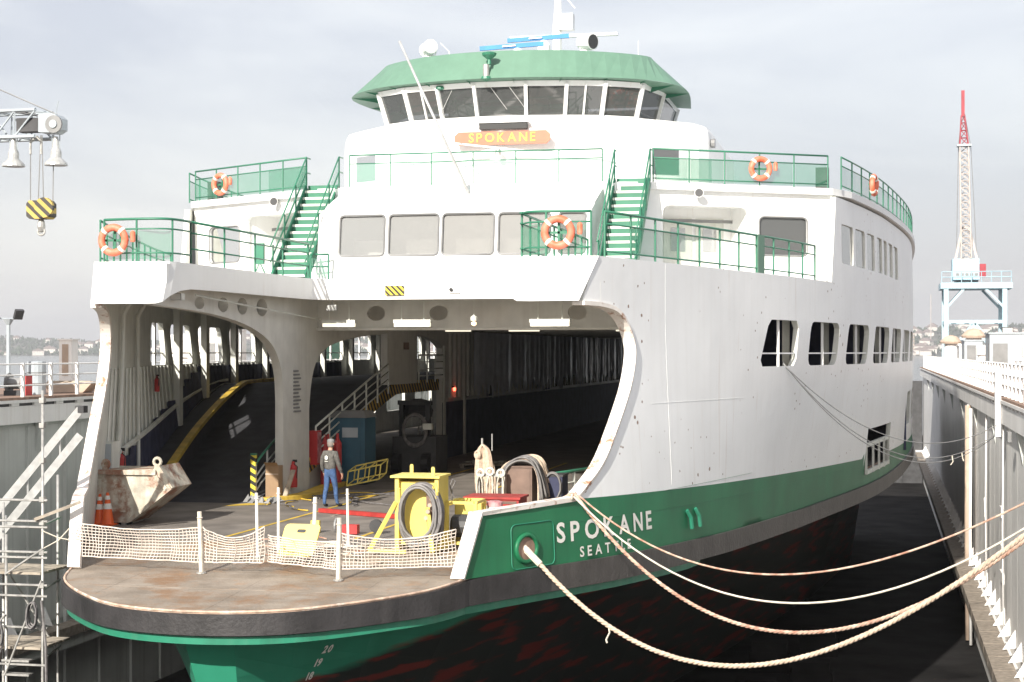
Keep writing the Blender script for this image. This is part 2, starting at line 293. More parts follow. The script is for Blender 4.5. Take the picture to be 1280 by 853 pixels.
def sheet(mb, outer, holes, fmap, fback, du, dv, lines=(), matf=None, mback=1, mrim=2):
    """Plate with real openings: outer loop and hole loops in (u,v), mapped to a front and a back surface, rims between."""
    outer = resample(outer, max(du, dv)); V = []; E = []
    def loop(l, closed=True):
        b = len(V); V.extend(l); n = len(l); E.extend((b+i, b+(i+1) % n) for i in range(n if closed else n-1))
    loop(outer); holes = [resample(h, max(du, dv)) for h in holes]
    for h in holes: loop(h)
    for l in lines: loop(resample(l, du, False), False)
    o = np.array(outer); u0, v0 = o.min(0); u1, v1 = o.max(0)
    gu = np.arange(u0+du*.5, u1, du); gv = np.arange(v0+dv*.5, v1, dv)
    G = np.array([(a, b) for a in gu for b in gv]) if len(gu) and len(gv) else np.zeros((0,2))
    if len(G):
        k = inpoly(G, outer)
        for h in holes: k &= ~inpoly(G, h)
        V.extend(map(tuple, G[k]))
    vv, ee, ff, *_ = delaunay_2d_cdt([Vector(p) for p in V], E, [], 0, 1e-5)
    P = np.array([(p.x, p.y) for p in vv]); F = [f for f in ff if len(f) == 3]
    cen = np.array([P[list(f)].mean(0) for f in F]); k = inpoly(cen, outer)
    for h in holes: k &= ~inpoly(cen, h)
    F = [f for f, q in zip(F, k) if q]; cen = cen[k]
    b = len(mb.v); front = [fmap(*p) for p in P]; mb.v += [tuple(map(float, p)) for p in front]
    mb.f += [tuple(b+i for i in f) for f in F]; mb.m += [(matf(*c) if matf else 0) for c in cen]
    if fback:
        b = len(mb.v); mb.v += [tuple(map(float, fback(*p))) for p in P]
        mb.f += [tuple(b+i for i in f[::-1]) for f in F]; mb.m += [mback]*len(F)
        for l in [outer]+holes:
            n = len(l); b = len(mb.v); mb.v += [tuple(map(float, fmap(*p))) for p in l]+[tuple(map(float, fback(*p))) for p in l]
            mb.f += [(b+i, b+(i+1) % n, b+n+(i+1) % n, b+n+i) for i in range(n)]; mb.m += [mrim]*n
    return mb
def text_mesh(txt, size, fmap, name, m, parent, bold=.0, spacing=1.0, shear=0, align='CENTER', width=None):
    """flat lettering, every letter a part of its own."""
    cu = bpy.data.curves.new(name, 'FONT'); cu.size = size; cu.align_x = 'LEFT'; cu.align_y = 'CENTER'; cu.offset = bold; cu.shear = shear; cu.resolution_u = 3
    o = bpy.data.objects.new('tmp', cu); COL.objects.link(o); glyphs = []; x = 0
    for ch in txt:
        cu.body = ch; dg = bpy.context.evaluated_depsgraph_get(); dg.update(); me = bpy.data.meshes.new_from_object(o.evaluated_get(dg))
        xs = [v.co.x for v in me.vertices]; lo, hi = min(xs), max(xs)
        glyphs.append(([(v.co.x-lo+x, v.co.y) for v in me.vertices], [tuple(p.vertices) for p in me.polygons])); x += hi-lo+size*.13*(1+4*(spacing-1)*.7); bpy.data.meshes.remove(me)
    bpy.data.objects.remove(o)
    tot = max(p[0] for p in glyphs[-1][0]); k = width/tot if width else 1
    for vs, fs in glyphs: MB().add([fmap((u-tot/2)*k, v) for u, v in vs], fs).build(name, m, parent)
def lerp(a, b, t): return a+(b-a)*t
def cat(pts, n=6):
    """Catmull-Rom through points."""
    o = []; P = [np.array(p, float) for p in pts]
    for i in range(len(P)-1):
        a, b, c, d = P[max(i-1,0)], P[i], P[i+1], P[min(i+2, len(P)-1)]
        for j in range(n):
            t = j/n; o.append(tuple(.5*((2*b)+(c-a)*t+(2*a-5*b+4*c-d)*t*t+(3*b-a-3*c+d)*t**3)))
    o.append(tuple(P[-1])); return o

# ------------------------------------------------------------------ the setting: water, dock, land
mb = MB()   # harbour water round the floating dock
for x0, x1, y0, y1 in ((-9000,-24,-3000,12000),(24,9000,-3000,12000),(-24,24,-3000,-14),(-24,24,170,12000)): mb.bx(x0,x1,y0,y1,-12,-4.2)
tag(mb.build('water', 'water'), kind='structure')
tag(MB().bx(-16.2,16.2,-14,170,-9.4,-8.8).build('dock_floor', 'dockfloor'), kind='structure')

# ------------------------------------------------------------------ ferry
FY = thing('ferry', 'large white and green double-ended car ferry standing in the dry dock', 'ferry', (0, 30, 0))
def dense(ys, xs):
    p = cat(list(zip(ys, xs)), 8); a = np.array(p); a = a[np.argsort(a[:,0])]; return a[:,0], a[:,1]
P0Y, P0X = dense([28.2,29.5,31.2,33.4,36.5,42,49.3,61.4,77,92,122],[2.6,3.5,4.3,5.38,6.57,7.95,9.5,11.75,13.05,13.3,13.3])
P1Y, P1X = dense([30,32.5,34.5,36.4,40.4,44.07,46.9,51.2,55.9,60.9,70,80,95,122],[3.55,4.75,5.53,6.22,7.55,8.72,9.55,10.56,11.4,12.07,12.9,13.25,13.3,13.3])
def p0(y): return float(np.interp(y, P0Y, P0X))
def p1(y): return float(np.interp(y, P1Y, P1X))
def hx(y, z):
    t = min(1, max(0, (z+.25)/5.0)); t = t*t*(3-2*t)*.35+t*.65
    return lerp(p0(y), p1(y), t) - max(0, z-6.3)*.02
def zb(y): return float(np.interp(y, [30,33,36,42,49,61,75,90,122],[-.25,-.25,-.30,-.45,-.50,-.45,-.36,-.3,-.3]))
def zg(y): return float(np.interp(y, [30,34,41.5,50,60,75,122],[1.05,1.02,.80,.60,.42,.25,.2]))
CONT = [(30.6,-.25),(31.15,.92),(32.5,.95),(33.9,.98)] + cat([(34.05,1.0),(35,1.6),(35.65,2.25),(36.45,3.19),(36.8,3.89),(36.8,4.34),(36.5,4.78),(36.0,5.05),(35.3,5.14)],4) + [(34.7,5.15)]
WINS = [(44.1,46.9),(48,51.2),(52.4,55.9),(57.1,60.9),(62.0,65.4),(66.6,70.2),(71.4,75),(76.2,79.8),(81,84.6),(85.8,89.4),(90.6,94.2),(95.4,99)]
LOW = [(71.5,75),(77,80.5),(82.5,86),(88,91.5)]
UPW = [(51.5,53.2),(53.55,55.2),(55.6,57.1),(57.65,58.85),(59.3,60.3),(60.8,62.2),(62.7,64.2)]
def win_loop(i):
    a, b = WINS[i]
    if i == 0: return [(44.1,3.85),(44.25,3.68),(46.7,3.68),(46.9,3.88),(46.9,4.72),(46.7,4.93),(44.75,4.93),(44.5,4.75)]
    return rrect(a, 3.68, b, 4.93, .32, 3)
outer = CONT + [(35.25,6.13),(50.2,6.13),(50.9,8.72),(122,8.72)] + [(y, zb(y)) for y in np.arange(122, 31, -1.5)]
outer = [(y, z) for y, z in outer]
upper_holes = [rrect(a, 6.75, b, 7.95, .12, 2) for a, b in UPW]
door = [(57.8,-.1),(63.8,-.1),(63.8,1.45),(57.8,1.45)]
for sgn in (1, -1):
    mb = MB(); f = (lambda s: (lambda u, v: (s*hx(u, v), u, v)))(sgn); fb = (lambda s: (lambda u, v: (s*(hx(u, v)-.16), u, v)))(sgn)
    holes = [win_loop(i) for i in range(len(WINS))] + upper_holes + [door] + [rrect(a, 1.0, b, 2.4, .2, 2) for a, b in LOW]
    sheet(mb, outer, holes, f, fb, .7, .45, lines=[[(y, zg(y)) for y in np.arange(34.2, 57.7, 1.0)], [(y, zg(y)) for y in np.arange(64, 121.9, 2.0)]],
          matf=lambda u, v: (1 if v < zg(u) else 0), mback=2, mrim=2)
    if sgn < 0: mb.f = [q[::-1] for q in mb.f]
    side = mb.build('side_plating', ['hullwhite','hullgreen','offwhite'], FY, smooth=(0, 1))
    if sgn > 0: SIDE_R = side
    else: SIDE_L = side
    # opening edge: a rusty white lip
    c2 = [q for q in CONT]; mb = MB(); n = len(c2); vs = []; fs = []
    for i, (y, z) in enumerate(c2):
        a = c2[max(i-1,0)]; b = c2[min(i+1,n-1)]; d = Vector((b[0]-a[0], b[1]-a[1])).normalized(); nn = Vector((-d.y, d.x))  # towards the opening
        x = hx(y, z)
        for (k, w) in ((0, .05), (.09, .05), (.09, -.22), (0, -.22)): vs.append((sgn*(x+w), y+nn.x*k, z+nn.y*k))
    for i in range(n-1): fs += [(i*4+j, (i+1)*4+j, (i+1)*4+(j+1) % 4, i*4+(j+1) % 4) for j in range(4)]
    fs += [(0,1,2,3),((n-1)*4+3,(n-1)*4+2,(n-1)*4+1,(n-1)*4)]
    mb.add(vs, fs).build('edge_lip', 'trim', side)
    # window bars: mullion and guard rod in each opening
    for i, (a, b) in enumerate(WINS):
        y = (a+b)/2; x = hx(y, 4.3)-.08
        MB().bx(sgn*x-.035, sgn*x+.035, y-.05, y+.05, 3.68, 4.93).build('window_mullion', 'white', side)
        MB().bar((sgn*(hx(a,4)-.06), a, 4.03), (sgn*(hx(b,4)-.06), b, 4.03), .04, .04).build('guard_rod', 'white', side)
    for a, b in UPW:
        mb = MB(); mb.add([(sgn*(hx(a,6.75)-.05),a,6.75),(sgn*(hx(b,6.75)-.05),b,6.75),(sgn*(hx(b,7.95)-.05),b,7.95),(sgn*(hx(a,7.95)-.05),a,7.95)], [(0,1,2,3)]); mb.build('window_pane', 'sideglass', side)
    # gate in the side door
    g = MB()
    for i in range(5): yy = lerp(58.0, 63.6, i/4); g.bx(sgn*(hx(yy,.4)+.0)-.04, sgn*(hx(yy,.4)+.0)+.04, yy-.12, yy+.12, -.1, .95)
    for zz in (-.02, .9): g.bar((sgn*hx(58,.4),57.8,zz),(sgn*hx(63.6,.4),63.8,zz),.09,.14)
    g.build('side_gate', 'offwhite', side)
    # weld seams on the plating
    for zz, ya, yb in ((.55,33.2,57.5),(.9,36.5,44),(2.9,37.5,43)):
        MB().tube([(sgn*(hx(y, zz*(1 if ya > 34 else zg(y)/1.02))+.004), y, zz*(1 if ya > 34 else zg(y)/1.02)) for y in np.linspace(ya, yb, 24)], .003, 4).build('weld_seam', 'hullwhite' if zz > 1 else 'hullgreen', side)
    MB().tube([(sgn*(hx(38.4, z)+.001), 38.4, z) for z in np.linspace(1.0, 6.1, 20)], .003, 4, 0).build('weld_seam', 'hullwhite', side)
# lettering on the right bulwark
L0 = 33.72
def on_side(y0, z0, slope):
    def f(u, v):
        y = y0+u; z = z0+v+slope*u
        return (hx(y, z)+.012, y, z)
    return f
text_mesh('SPOKANE', .56, on_side(35.22, .325, -.018), 'name_letter', 'whiteletter', SIDE_R, .014, 1.42, width=3.85)
text_mesh('SEATTLE', .30, on_side(35.05, -.105, -.014), 'port_letter', 'whiteletter', SIDE_R, .006, 1.6, width=2.0)
# hawse pipe and panel outline
def ringloop(y0, z0, ry, rz, dx): return [(hx(y0+ry*math.cos(a), z0+rz*math.sin(a))+dx, y0+ry*math.cos(a), z0+rz*math.sin(a)) for a in np.linspace(0, 2*math.pi, 25)[:-1]]
for sgn in (1,-1):
    par = SIDE_R if sgn > 0 else SIDE_L
    hp = MB(); hp.tube([(sgn*x,y,z) for x,y,z in ringloop(32.36,.17,.29,.27,.02)], .05, 6, closed=True); hp.build('hawse_ring', 'hullgreen', par, smooth=True)
    hp = MB(); c = ringloop(32.36,.17,.26,.24,.012); hp.add([(sgn*x,y,z) for x,y,z in c], [tuple(range(24))]); hp.build('hawse_opening', 'rustplate', par)
    hp = MB(); hp.tube([(sgn*(hx(y,z)+.008), y, z) for y, z in resample(rrect(31.95,-.22,33.2,.66,.12), .15)+[(33.08,-.22)]], .012, 4); hp.build('panel_seam', 'stripgreen', par)
    # boarding fittings
    for yy in (39.2, 39.75): MB().tube([(sgn*(hx(yy,.32)+.02), yy, .34),(sgn*(hx(yy,.1)+.1), yy+.1, .16),(sgn*(hx(yy,0)+.12), yy+.16, -.1)], .05, 6).build('fender_bracket', 'stripgreen', par)

# car deck with rounded, slightly dipping end
RIM = [(0,27.15),(1,27.28),(1.8,27.62),(2.5,28.2),(3.2,28.95),(3.65,29.6),(3.93,30.3),(4.06,30.8)]
def dz(y): return float(np.interp(y, [27.15,31.2,33.2],[-.46,-.22,0]))
rim = cat([(-x, y) for x, y in RIM[::-1]][:-1] + RIM, 4)
right = [(p0(y)-.28, y) for y in np.arange(32, 121, 3)]
outl = rim + right + [(p0(121)-.2, 121), (-p0(121)+.2, 121)] + [(-x, y) for x, y in right[::-1]]
mb = MB(); sheet(mb, outl, [], lambda u, v: (u, v, dz(v)), lambda u, v: (u, v, dz(v)-.2), 1.2, 1.2, lines=[[(-5.2,33.6),(5.2,33.6)]], matf=lambda u, v: 0 if v < 33.6 else 3, mback=2, mrim=1)
DECK = mb.build('car_deck', ['deckplate','rustedge','blackrub','deckfloor'], FY)
edge = [(x, y, dz(y)+.005) for x, y in rim]
MB().tube(edge, .024, 6).build('deck_edge_bar', 'rustedge', DECK, smooth=True)
for a_, b_ in (((-3.9,30.9),(3.9,30.9)),((-3.0,29.1),(3.0,29.1)),((0.2,27.3),(0.2,33.5)),((-2.4,28.4),(-2.4,33.5)),((2.5,28.4),(2.5,33.5))): MB().tube([(lerp(a_[0],b_[0],k/8),lerp(a_[1],b_[1],k/8),dz(lerp(a_[1],b_[1],k/8))-.001) for k in range(9)], .005, 4).build('plate_seam','deckplate',DECK)
for xx in (-2.3, .6, 3.2):   # lane lines
    MB().bar((xx,34.5,.006),(xx*.9,60,.006),.1,.004).build('lane_line', 'yellowline', DECK)
# rubbing rail: black at the rounded end, greyer along the sides
def band(pts, th, out, inn, dztop=0):
    vs = []; fs = []; n = len(pts)
    for i, (x, y, z) in enumerate(pts):
        a = Vector(pts[max(i-1,0)][:2]); b = Vector(pts[min(i+1,n-1)][:2]); d = (b-a).normalized(); nn = Vector((d.y, -d.x)); h = th(y)
        vs += [(x+nn.x*out, y+nn.y*out, z+dztop), (x+nn.x*out, y+nn.y*out, z+dztop-h), (x-nn.x*inn, y-nn.y*inn, z+dztop-h-.03), (x-nn.x*inn, y-nn.y*inn, z+dztop)]
    for i in range(n-1): fs += [(i*4+j, i*4+(j+1) % 4, (i+1)*4+(j+1) % 4, (i+1)*4+j) for j in range(4)]
    fs += [(0,1,2,3),((n-1)*4+3,(n-1)*4+2,(n-1)*4+1,(n-1)*4)]
    return MB().add(vs, fs)
def rth(y): return float(np.interp(y, [27,29,31,36,42,60,122],[.37,.41,.50,.52,.50,.50,.50]))
def rz_(y): return float(np.interp(y, [27.15,31.2],[-.46,-.22]))
sidepath = [(p0(y)+.02, y, zb(y)) for y in np.arange(31.4, 121, .8)]
front = [(x, y, rz_(y)-.03) for x, y in rim if y < 31.3]
path = [(-x,y,z) for x,y,z in sidepath[::-1]] + front + sidepath
iA = len(sidepath); iB = iA+len(front)
RUB = band(path[iA-3:iB+3], rth, .06, .5).build('rubbing_rail', 'blackrub', FY, smooth=False)
band(path[iB+2:], rth, .06, .5).build('rubbing_rail', 'rubgrey', FY); band(path[:iA-2], rth, .06, .5).build('rubbing_rail', 'rubgrey', FY)
strip = [(x, y, z-rth(y)-.03) for x, y, z in path if y < 40.5]
band(strip, lambda y: .14 if y < 39.5 else .10, -.05, .5).build('green_fender_strip', 'stripgreen', FY)
# underwater hull
def hb(y, z):
    top = float(np.interp(y, [27.9,29,31,34,40,49,61,80,122],[.5,1.3,2.6,4.0,5.6,7.3,9.2,11.2,11.6]))
    k = min(1, (-1.0-z)/7.6); bot = float(np.interp(y, [27.9,33,40,55,75,92,122],[.02,.2,1.0,3.6,7.6,10,10]))
    b = lerp(top, bot, max(0,k)**.75)
    if z > -1.05 and y > 31: b = max(b, (p0(y)-.35)*min(1,(y-31)/4)+b*(1-min(1,(y-31)/4)))
    return b
def stem(z): return 27.95+.42*max(0, -1.0-z)
ZL = [-.72,-1.0,-1.4,-1.8,-2.3,-3,-4,-5.2,-6.4,-7.4]
vs = []; fs = []
yt = [0,.012,.03,.055,.085,.12,.16,.21,.27,.34,.42,.55,.7,.85,1]
for z in ZL:
    y0 = stem(z); row = [(y0+(120-y0)*t) for t in yt]
    for s in (-1, 1):
        for y in (row[::-1] if s < 0 else row):
            fac = 1 if y > y0+.01 else 1
            vs.append((s*hb(27.9+(y-y0)*(120-27.9)/(120-y0) if y < 45 else y, z), y, z))
n = 2*len(yt)
for i in range(len(ZL)-1): fs += [(i*n+j, i*n+j+1, (i+1)*n+j+1, (i+1)*n+j) for j in range(n-1)]
fs.append(tuple((len(ZL)-1)*n+j for j in range(n))[::-1])
HULL = MB().add(vs, fs).build('underwater_hull', 'hullbottom', FY)
def hull_pt(y, z, dx=.02):
    y0 = stem(z); return (hb(27.9+(y-y0)*(120-27.9)/(120-y0), z)+dx, y, z)
for k, (txt, zc) in enumerate((('20',-1.55),('19',-1.80),('18',-2.05),('17',-2.30))):
    text_mesh(txt, .2, (lambda zc, yc: (lambda u, v: hull_pt(yc+u*.85, zc+v)))(zc, 30.0-.06*k), 'draft_digit', 'whiteletter', HULL, .008, 1.05, .0)

# passenger deck slab and fascia
wing = [(5.72,35.15)] + [(p1(y)-.12, y) for y in np.arange(36, 121, 2.5)]
slab = [(-4.05,45.1),(4.05,45.1),(4.05,35.2)] + wing + [(13.1,121),(-13.1,121)] + [(-x, y) for x, y in wing[::-1]] + [(-4.05,35.2)]
mb = MB(); sheet(mb, slab, [], lambda u, v: (u, v, 6.08), lambda u, v: (u, v, 5.58), 2.5, 2.5, mback=1, mrim=0)
PDECK = mb.build('passenger_deck', ['white','ceilgrey'], FY)
def ribbon(top, bot, t):
    vs = []; fs = []; n = len(top)
    for i in range(n):
        a = Vector(top[max(i-1,0)][:2]); b = Vector(top[min(i+1,n-1)][:2]); d = (b-a).normalized(); nn = Vector((-d.y, d.x))*t
        vs += [top[i], bot[i], (bot[i][0]+nn.x, bot[i][1]+nn.y, bot[i][2]), (top[i][0]+nn.x, top[i][1]+nn.y, top[i][2])]
    for i in range(n-1): fs += [(i*4+j, i*4+(j+1) % 4, (i+1)*4+(j+1) % 4, (i+1)*4+j) for j in range(4)]
    fs += [(0,1,2,3),((n-1)*4+3,(n-1)*4+2,(n-1)*4+1,(n-1)*4)]
    return MB().add(vs, fs)
half = [((5.86,35.28,6.13),(5.56,34.5,5.15)),((5.2,35.25,6.13),(5.1,34.6,5.15)),((4.5,35.25,6.13),(4.45,34.7,5.15)),((4.2,35.3,6.13),(4.15,34.85,5.16)),((4.06,35.42,6.13),(4.05,35.0,5.2)),((4.0,35.65,6.13),(4.0,35.3,5.34)),((3.98,36.0,6.13),(3.98,35.8,5.47)),((3.97,36.5,6.13),(3.97,36.4,5.53)),((3.96,38,6.13),(3.96,38,5.54)),((3.93,44,6.13),(3.93,44,5.54)),((3.85,44.6,6.13),(3.85,44.6,5.54)),((3.6,44.95,6.13),(3.6,44.95,5.54)),((3.0,45.0,6.13),(3.0,45.0,5.54)),((0,44.95,6.13),(0,44.95,5.54))]
L_ = [((-a[0],a[1],a[2]),(-b[0],b[1],b[2])) for a, b in half]; full = L_ + half[::-1][1:]
ribbon([a for a, b in full], [b for a, b in full], .1).build('deck_fascia', 'white', FY, smooth=False)
# plates on the fascia
MB().bx(-1.82,-1.28,44.9,44.93,5.66,5.92).build('hazard_plate', 'hazardx', FY)
MB().bx(.02,.34,44.9,44.94,5.7,5.9).build('notice_plate', 'white', FY); MB().cyl((.1,44.9,5.8),(.1,44.85,5.8),.05,n=10).build('camera_eye', 'black', FY)

# transverse beam behind the opening, with round lightening holes
tb = MB(); holes = [[(cx+.28*math.cos(a), 5.2+.22*math.sin(a)) for a in np.linspace(0,2*math.pi,17)[:-1]] for cx in (-2.7,-.8,3.3)]
sheet(tb, [(-4.6,4.78),(5.6,4.78),(5.6,5.6),(-4.6,5.6)], holes, lambda u, v: (u, 46.9, v), lambda u, v: (u, 47.05, v), 1, .5, mback=0, mrim=0)
tb.bx(-4.6,5.6,46.75,47.2,4.70,4.775); BEAM = tb.build('transverse_beam', 'ceilgrey', FY)
for yy in (52, 57, 62, 67, 72, 77, 82, 87, 92, 97): MB().bx(-4.6,5.6,yy,yy+.15,4.9,5.58).build('transverse_beam', 'ceilgrey', FY)
# longitudinal arcade on the left, solid casing further aft
def arcade(x, yshift, name):
    archL = cat([(35.4,5.15),(38,5.06),(39.9,4.93),(41.5,4.72),(42.8,4.38),(43.5,3.95),(43.85,3.4),(43.95,2.7)],3)
    archR = cat([(46.1,2.4),(46.35,3.3),(47.0,3.95),(48.4,4.32),(51,4.55),(54,4.68)],3)
    arch3 = cat([(57.7,4.66),(59.2,4.6),(60.4,4.45),(61.2,4.2)],3)
    o = [(35.4,5.58)] + archL + [(43.95,0),(46.1,0)] + archR + [(54.0,2.95),(57.7,2.95)] + arch3 + [(61.2,0),(110,0),(110,5.58)]
    hol = [[(cy+ry*math.cos(a), 5.26+rz*math.sin(a)) for a in np.linspace(0,2*math.pi,15)[:-1]] for cy, ry, rz in ((38.1,.30,.15),(39.6,.34,.19),(40.9,.36,.22),(42.3,.40,.24))]
    if x > 0: o = [(35.4,5.58)] + archL + [(43.95,0),(110,0),(110,5.58)]
    mb = MB(); sheet(mb, o, hol, lambda u, v: (x+.12, u, v), lambda u, v: (x-.12, u, v), 1.5, .7, lines=[[(61.25,2.15),(109.9,2.15)]] if x < 0 else [[(46.4,.1),(46.4,5.5)]], matf=lambda u, v: 1 if ((u > 61.2 and v < 2.15) or (x > 0 and u > 46.4)) else 0, mback=0, mrim=0)
    return mb.build(name, ['ceilgrey','navy'], FY)
ARC = arcade(-4.6, 0, 'longitudinal_girder'); ARC2 = arcade(5.75, 0, 'longitudinal_girder')
for k, z in enumerate(np.linspace(2.35, 3.5, 12)): MB().bx(-4.485,-4.46,44.75,45.35-.1*((k*7) % 3),z,z+.05).build('stencilled_line', 'midgrey', ARC)
MB().bx(-4.47,-4.44,55.9,56.5,4.15,4.4).build('notice_plate', 'rustplate', ARC)
st = MB().bx(-4.48,-4.38,62.15,62.25,2.3,4.85).build('stiffener', 'ceilgrey', ARC, loc=(-4.43,62.2,0))
for i in range(1, 62): inst(st, ARC, (-4.43, 62.2+.72*i, 0))
for yy in (68.5, 81): MB().bx(-4.47,-4.42,yy,yy+1.0,2.2,4.2).build('casing_door', 'navy', ARC)
for (ya, z0, z1) in ((64.4,0,2.3),(61.25,0,4.3)): MB().bx(-4.47,-4.40,ya,ya+.22,z0,z1).build('casing_post', 'offwhite', ARC)

# side ramps up to the raised lanes
def ledgez(y):
    t = (y-36.2)/18.8
    return 0.004 if t <= 0 else 2.95 if t >= 1 else 2.95*(t*t*(3-2*t)*.35+t*.65)
def rampz(y):
    t = (y-42.4)/13.2
    return 0.004 if t <= 0 else 2.95 if t >= 1 else 2.95*(t*t*(3-2*t)*.25+t*.75)
for sgn, xi in ((-1, 4.75), (1, 5.9)):
    mb = MB(); f = lambda u, v: (sgn*lerp(xi, hx(u, 2)-.45, v), u, rampz(u)+.006); fb = lambda u, v: (sgn*lerp(xi, hx(u, 2)-.45, v), u, max(.002, rampz(u)-.28))
    if sgn < 0: sheet(mb, [(42.2,0),(110,0),(110,1),(42.2,1)], [], f, fb, 1.5, .3, mback=1, mrim=2)
    else: sheet(mb, [(42.2,0.0),(110,0),(110,1),(42.2,1)], [], f, fb, 1.5, .3, mback=1, mrim=2)
    RAMP = mb.build('car_ramp', ['rampfloor','ceilgrey','navy'], FY)
    k = MB()
    for i in range(24):
        ya, yb = lerp(37.5,62,i/24), lerp(37.5,62,(i+1)/24)
        k.bar((sgn*(hx(ya,2)-.95),ya,ledgez(ya)+.06),(sgn*(hx(yb,2)-.95),yb,ledgez(yb)+.06),.2,.12)
    k.build('ramp_kerb', 'yellowline', RAMP)
    lg = MB(); ys = list(np.linspace(36.4,57,22)); vs = []; 
    for y in ys: vs += [(sgn*(hx(y,2)-.9),y,.005),(sgn*(hx(y,2)-.9),y,ledgez(y)),(sgn*(hx(y,2)-.2),y,ledgez(y))]
    lg.add(vs,[(i*3+j,i*3+j+1,(i+1)*3+j+1,(i+1)*3+j) for i in range(21) for j in range(2)]).build('wall_ledge','rampfloor',RAMP)
    # hazard striped edge
    e = MB()
    for i in range(26):
        ya, yb = lerp(46.4,66,i/26), lerp(46.4,66,(i+1)/26); e.bar((sgn*(xi-.13),ya,rampz(ya)-.12),(sgn*(xi-.13),yb,rampz(yb)-.12),.03,.42)
    e.build('ramp_edge_board', 'hazard', RAMP)
    for ya, yb, mm in ((42.5,43.9,'navy'),(46.45,50,'offwhite')):
        mb = MB(); ys = np.linspace(ya, yb, 6); sheet(mb, [(ya,0),(yb,0)]+[(y, max(.03,rampz(y)-.05)) for y in ys[::-1]], [], lambda u, v: (sgn*(xi+.05), u, v), lambda u, v: (sgn*(xi+.12), u, v), 2, 1, mback=0, mrim=0); mb.build('ramp_side_wall', mm, RAMP)
RAMPL = [o for o in FY.children if o.name.startswith('car_ramp')][0]

MB().bx(5.9,12.8,71.0,71.1,0,5.57).build('lane_bulkhead','navy',FY); MB().bx(7.5,8.6,70.95,70.99,.2,2.3).build('bulkhead_door','offwhite',FY)
# inner framing and lining of the side walls (left one is in view, the right is its mirror)
for sgn, par in ((-1, SIDE_L), (1, SIDE_R)):
    fr_ = None
    for i in range(len(WINS)-1):
        yy = (WINS[i][1]+WINS[i+1][0])/2; x = hx(yy, 3)-.35
        MB().bx(sgn*x-.1, sgn*x+.1, yy-.13, yy+.13, ledgez(yy), 5.57).build('frame_post', 'offwhite', par)
    for yy in (38.3, 41.0): MB().tube([(sgn*(hx(yy,z)-.28), yy, z) for z in np.linspace(.02+ledgez(yy),5.0,8)]+[(sgn*(hx(yy,5)-.5),yy,5.35),(sgn*(hx(yy,5)-.9),yy,5.5)], .055, 6).build('frame_post', 'offwhite', par, smooth=True)
    yy = 37.2
    while yy < 74:   # lining panels: light above, navy dado stepping up with the ramp
        zt = math.floor((ledgez(yy)+1.1)/.2)*.2 if yy > 40 else 1.4
        b = [(sgn*(hx(y_, z_)-.2), y_, z_) for y_, z_ in ((yy,ledgez(yy)+.01),(yy+.56,ledgez(yy+.56)+.01),(yy+.56,min(zt,3.6)),(yy,min(zt,3.6)))]
        c = [(x-sgn*.03, y, z) for x, y, z in b]
        MB().add(b+c, [(0,1,2,3),(7,6,5,4),(0,4,5,1),(1,5,6,2),(2,6,7,3),(3,7,4,0)]).build('dado_panel', 'navy', par)
        MB().tube([(sgn*(hx(yy,z)-.19), yy, z) for z in (min(zt,3.6)-.02, 3.66)], .028, 4).build('stiffener', 'offwhite', par)
        yy += .6
    MB().tube([(sgn*(hx(y,1.2+ledgez(y))-.3), y, 1.45+ledgez(y)*.55) for y in np.linspace(37.3,56,14)], .07, 6).build('wall_pipe', 'offwhite', par)
# inner railings of the ramp
def rails(name, pts, hts, r, mat_, parent, step=1.2, rpost=None, postmat=None, ext=0):
    """posts (each a part) and rails along a polyline whose points carry the deck height."""
    o = MB().tube([(x,y,z+hts[-1]) for x,y,z in pts], r*1.15, 6).build(name, mat_, parent, smooth=True)
    for h in hts[:-1]: MB().tube([(x,y,z+h) for x,y,z in pts], r*.8, 5).build('middle_rail', postmat or mat_, o, smooth=True)
    L = [0]
    for a, b in zip(pts, pts[1:]): L.append(L[-1]+(Vector(b)-Vector(a)).length)
    n = max(1, round(L[-1]/step)); res = []
    for i in range(n+1):
        s = L[-1]*i/n; j = max(k for k in range(len(L)) if L[k] <= s+1e-6); j = min(j, len(pts)-2); t = (s-L[j])/max(1e-6, L[j+1]-L[j]); p = Vector(pts[j]).lerp(Vector(pts[j+1]), t); res.append(p)
        MB().tube([p, p+Vector((0,0,hts[-1]))], rpost or r, 6).build('post', postmat or mat_, o)
    return o, res
def panels(par, res, h0, h1, mat_, which=None):
    for i, (a, b) in enumerate(zip(res, res[1:])):
        if which is not None and i not in which: continue
        d = (b-a)*.04; a2 = a+d; b2 = b-d
        MB().add([(a2.x,a2.y,a2.z+h0),(b2.x,b2.y,b2.z+h0),(b2.x,b2.y,b2.z+h1),(a2.x,a2.y,a2.z+h1)], [(0,1,2,3)]).build('mesh_panel', mat_, par)
rails('ramp_railing', [(-4.45,y,rampz(y)) for y in (46.6,48,50,52,54)], (.25,.5,.75,1.0), .03, 'offwhite', FY, 1.3)
rails('ramp_railing', [(-4.45,y,2.95) for y in (57.8,61.2)], (.25,.5,.75,1.0), .03, 'offwhite', FY, 1.1)
rails('ramp_railing', [(-4.9,42.9,0),(-4.95,43.6,.25),(-5.05,44.6,.5),(-5.2,46.4,.95)], (.25,.45,.65,1.0), .03, 'railgreen', FY, 1.1, postmat='offwhite')
rails('deck_railing', [(3.35,43.2,0),(3.7,44.6,0),(4.6,48,0)], (.3,.55,.85), .04, 'railgreen', FY, 1.4, postmat='offwhite')
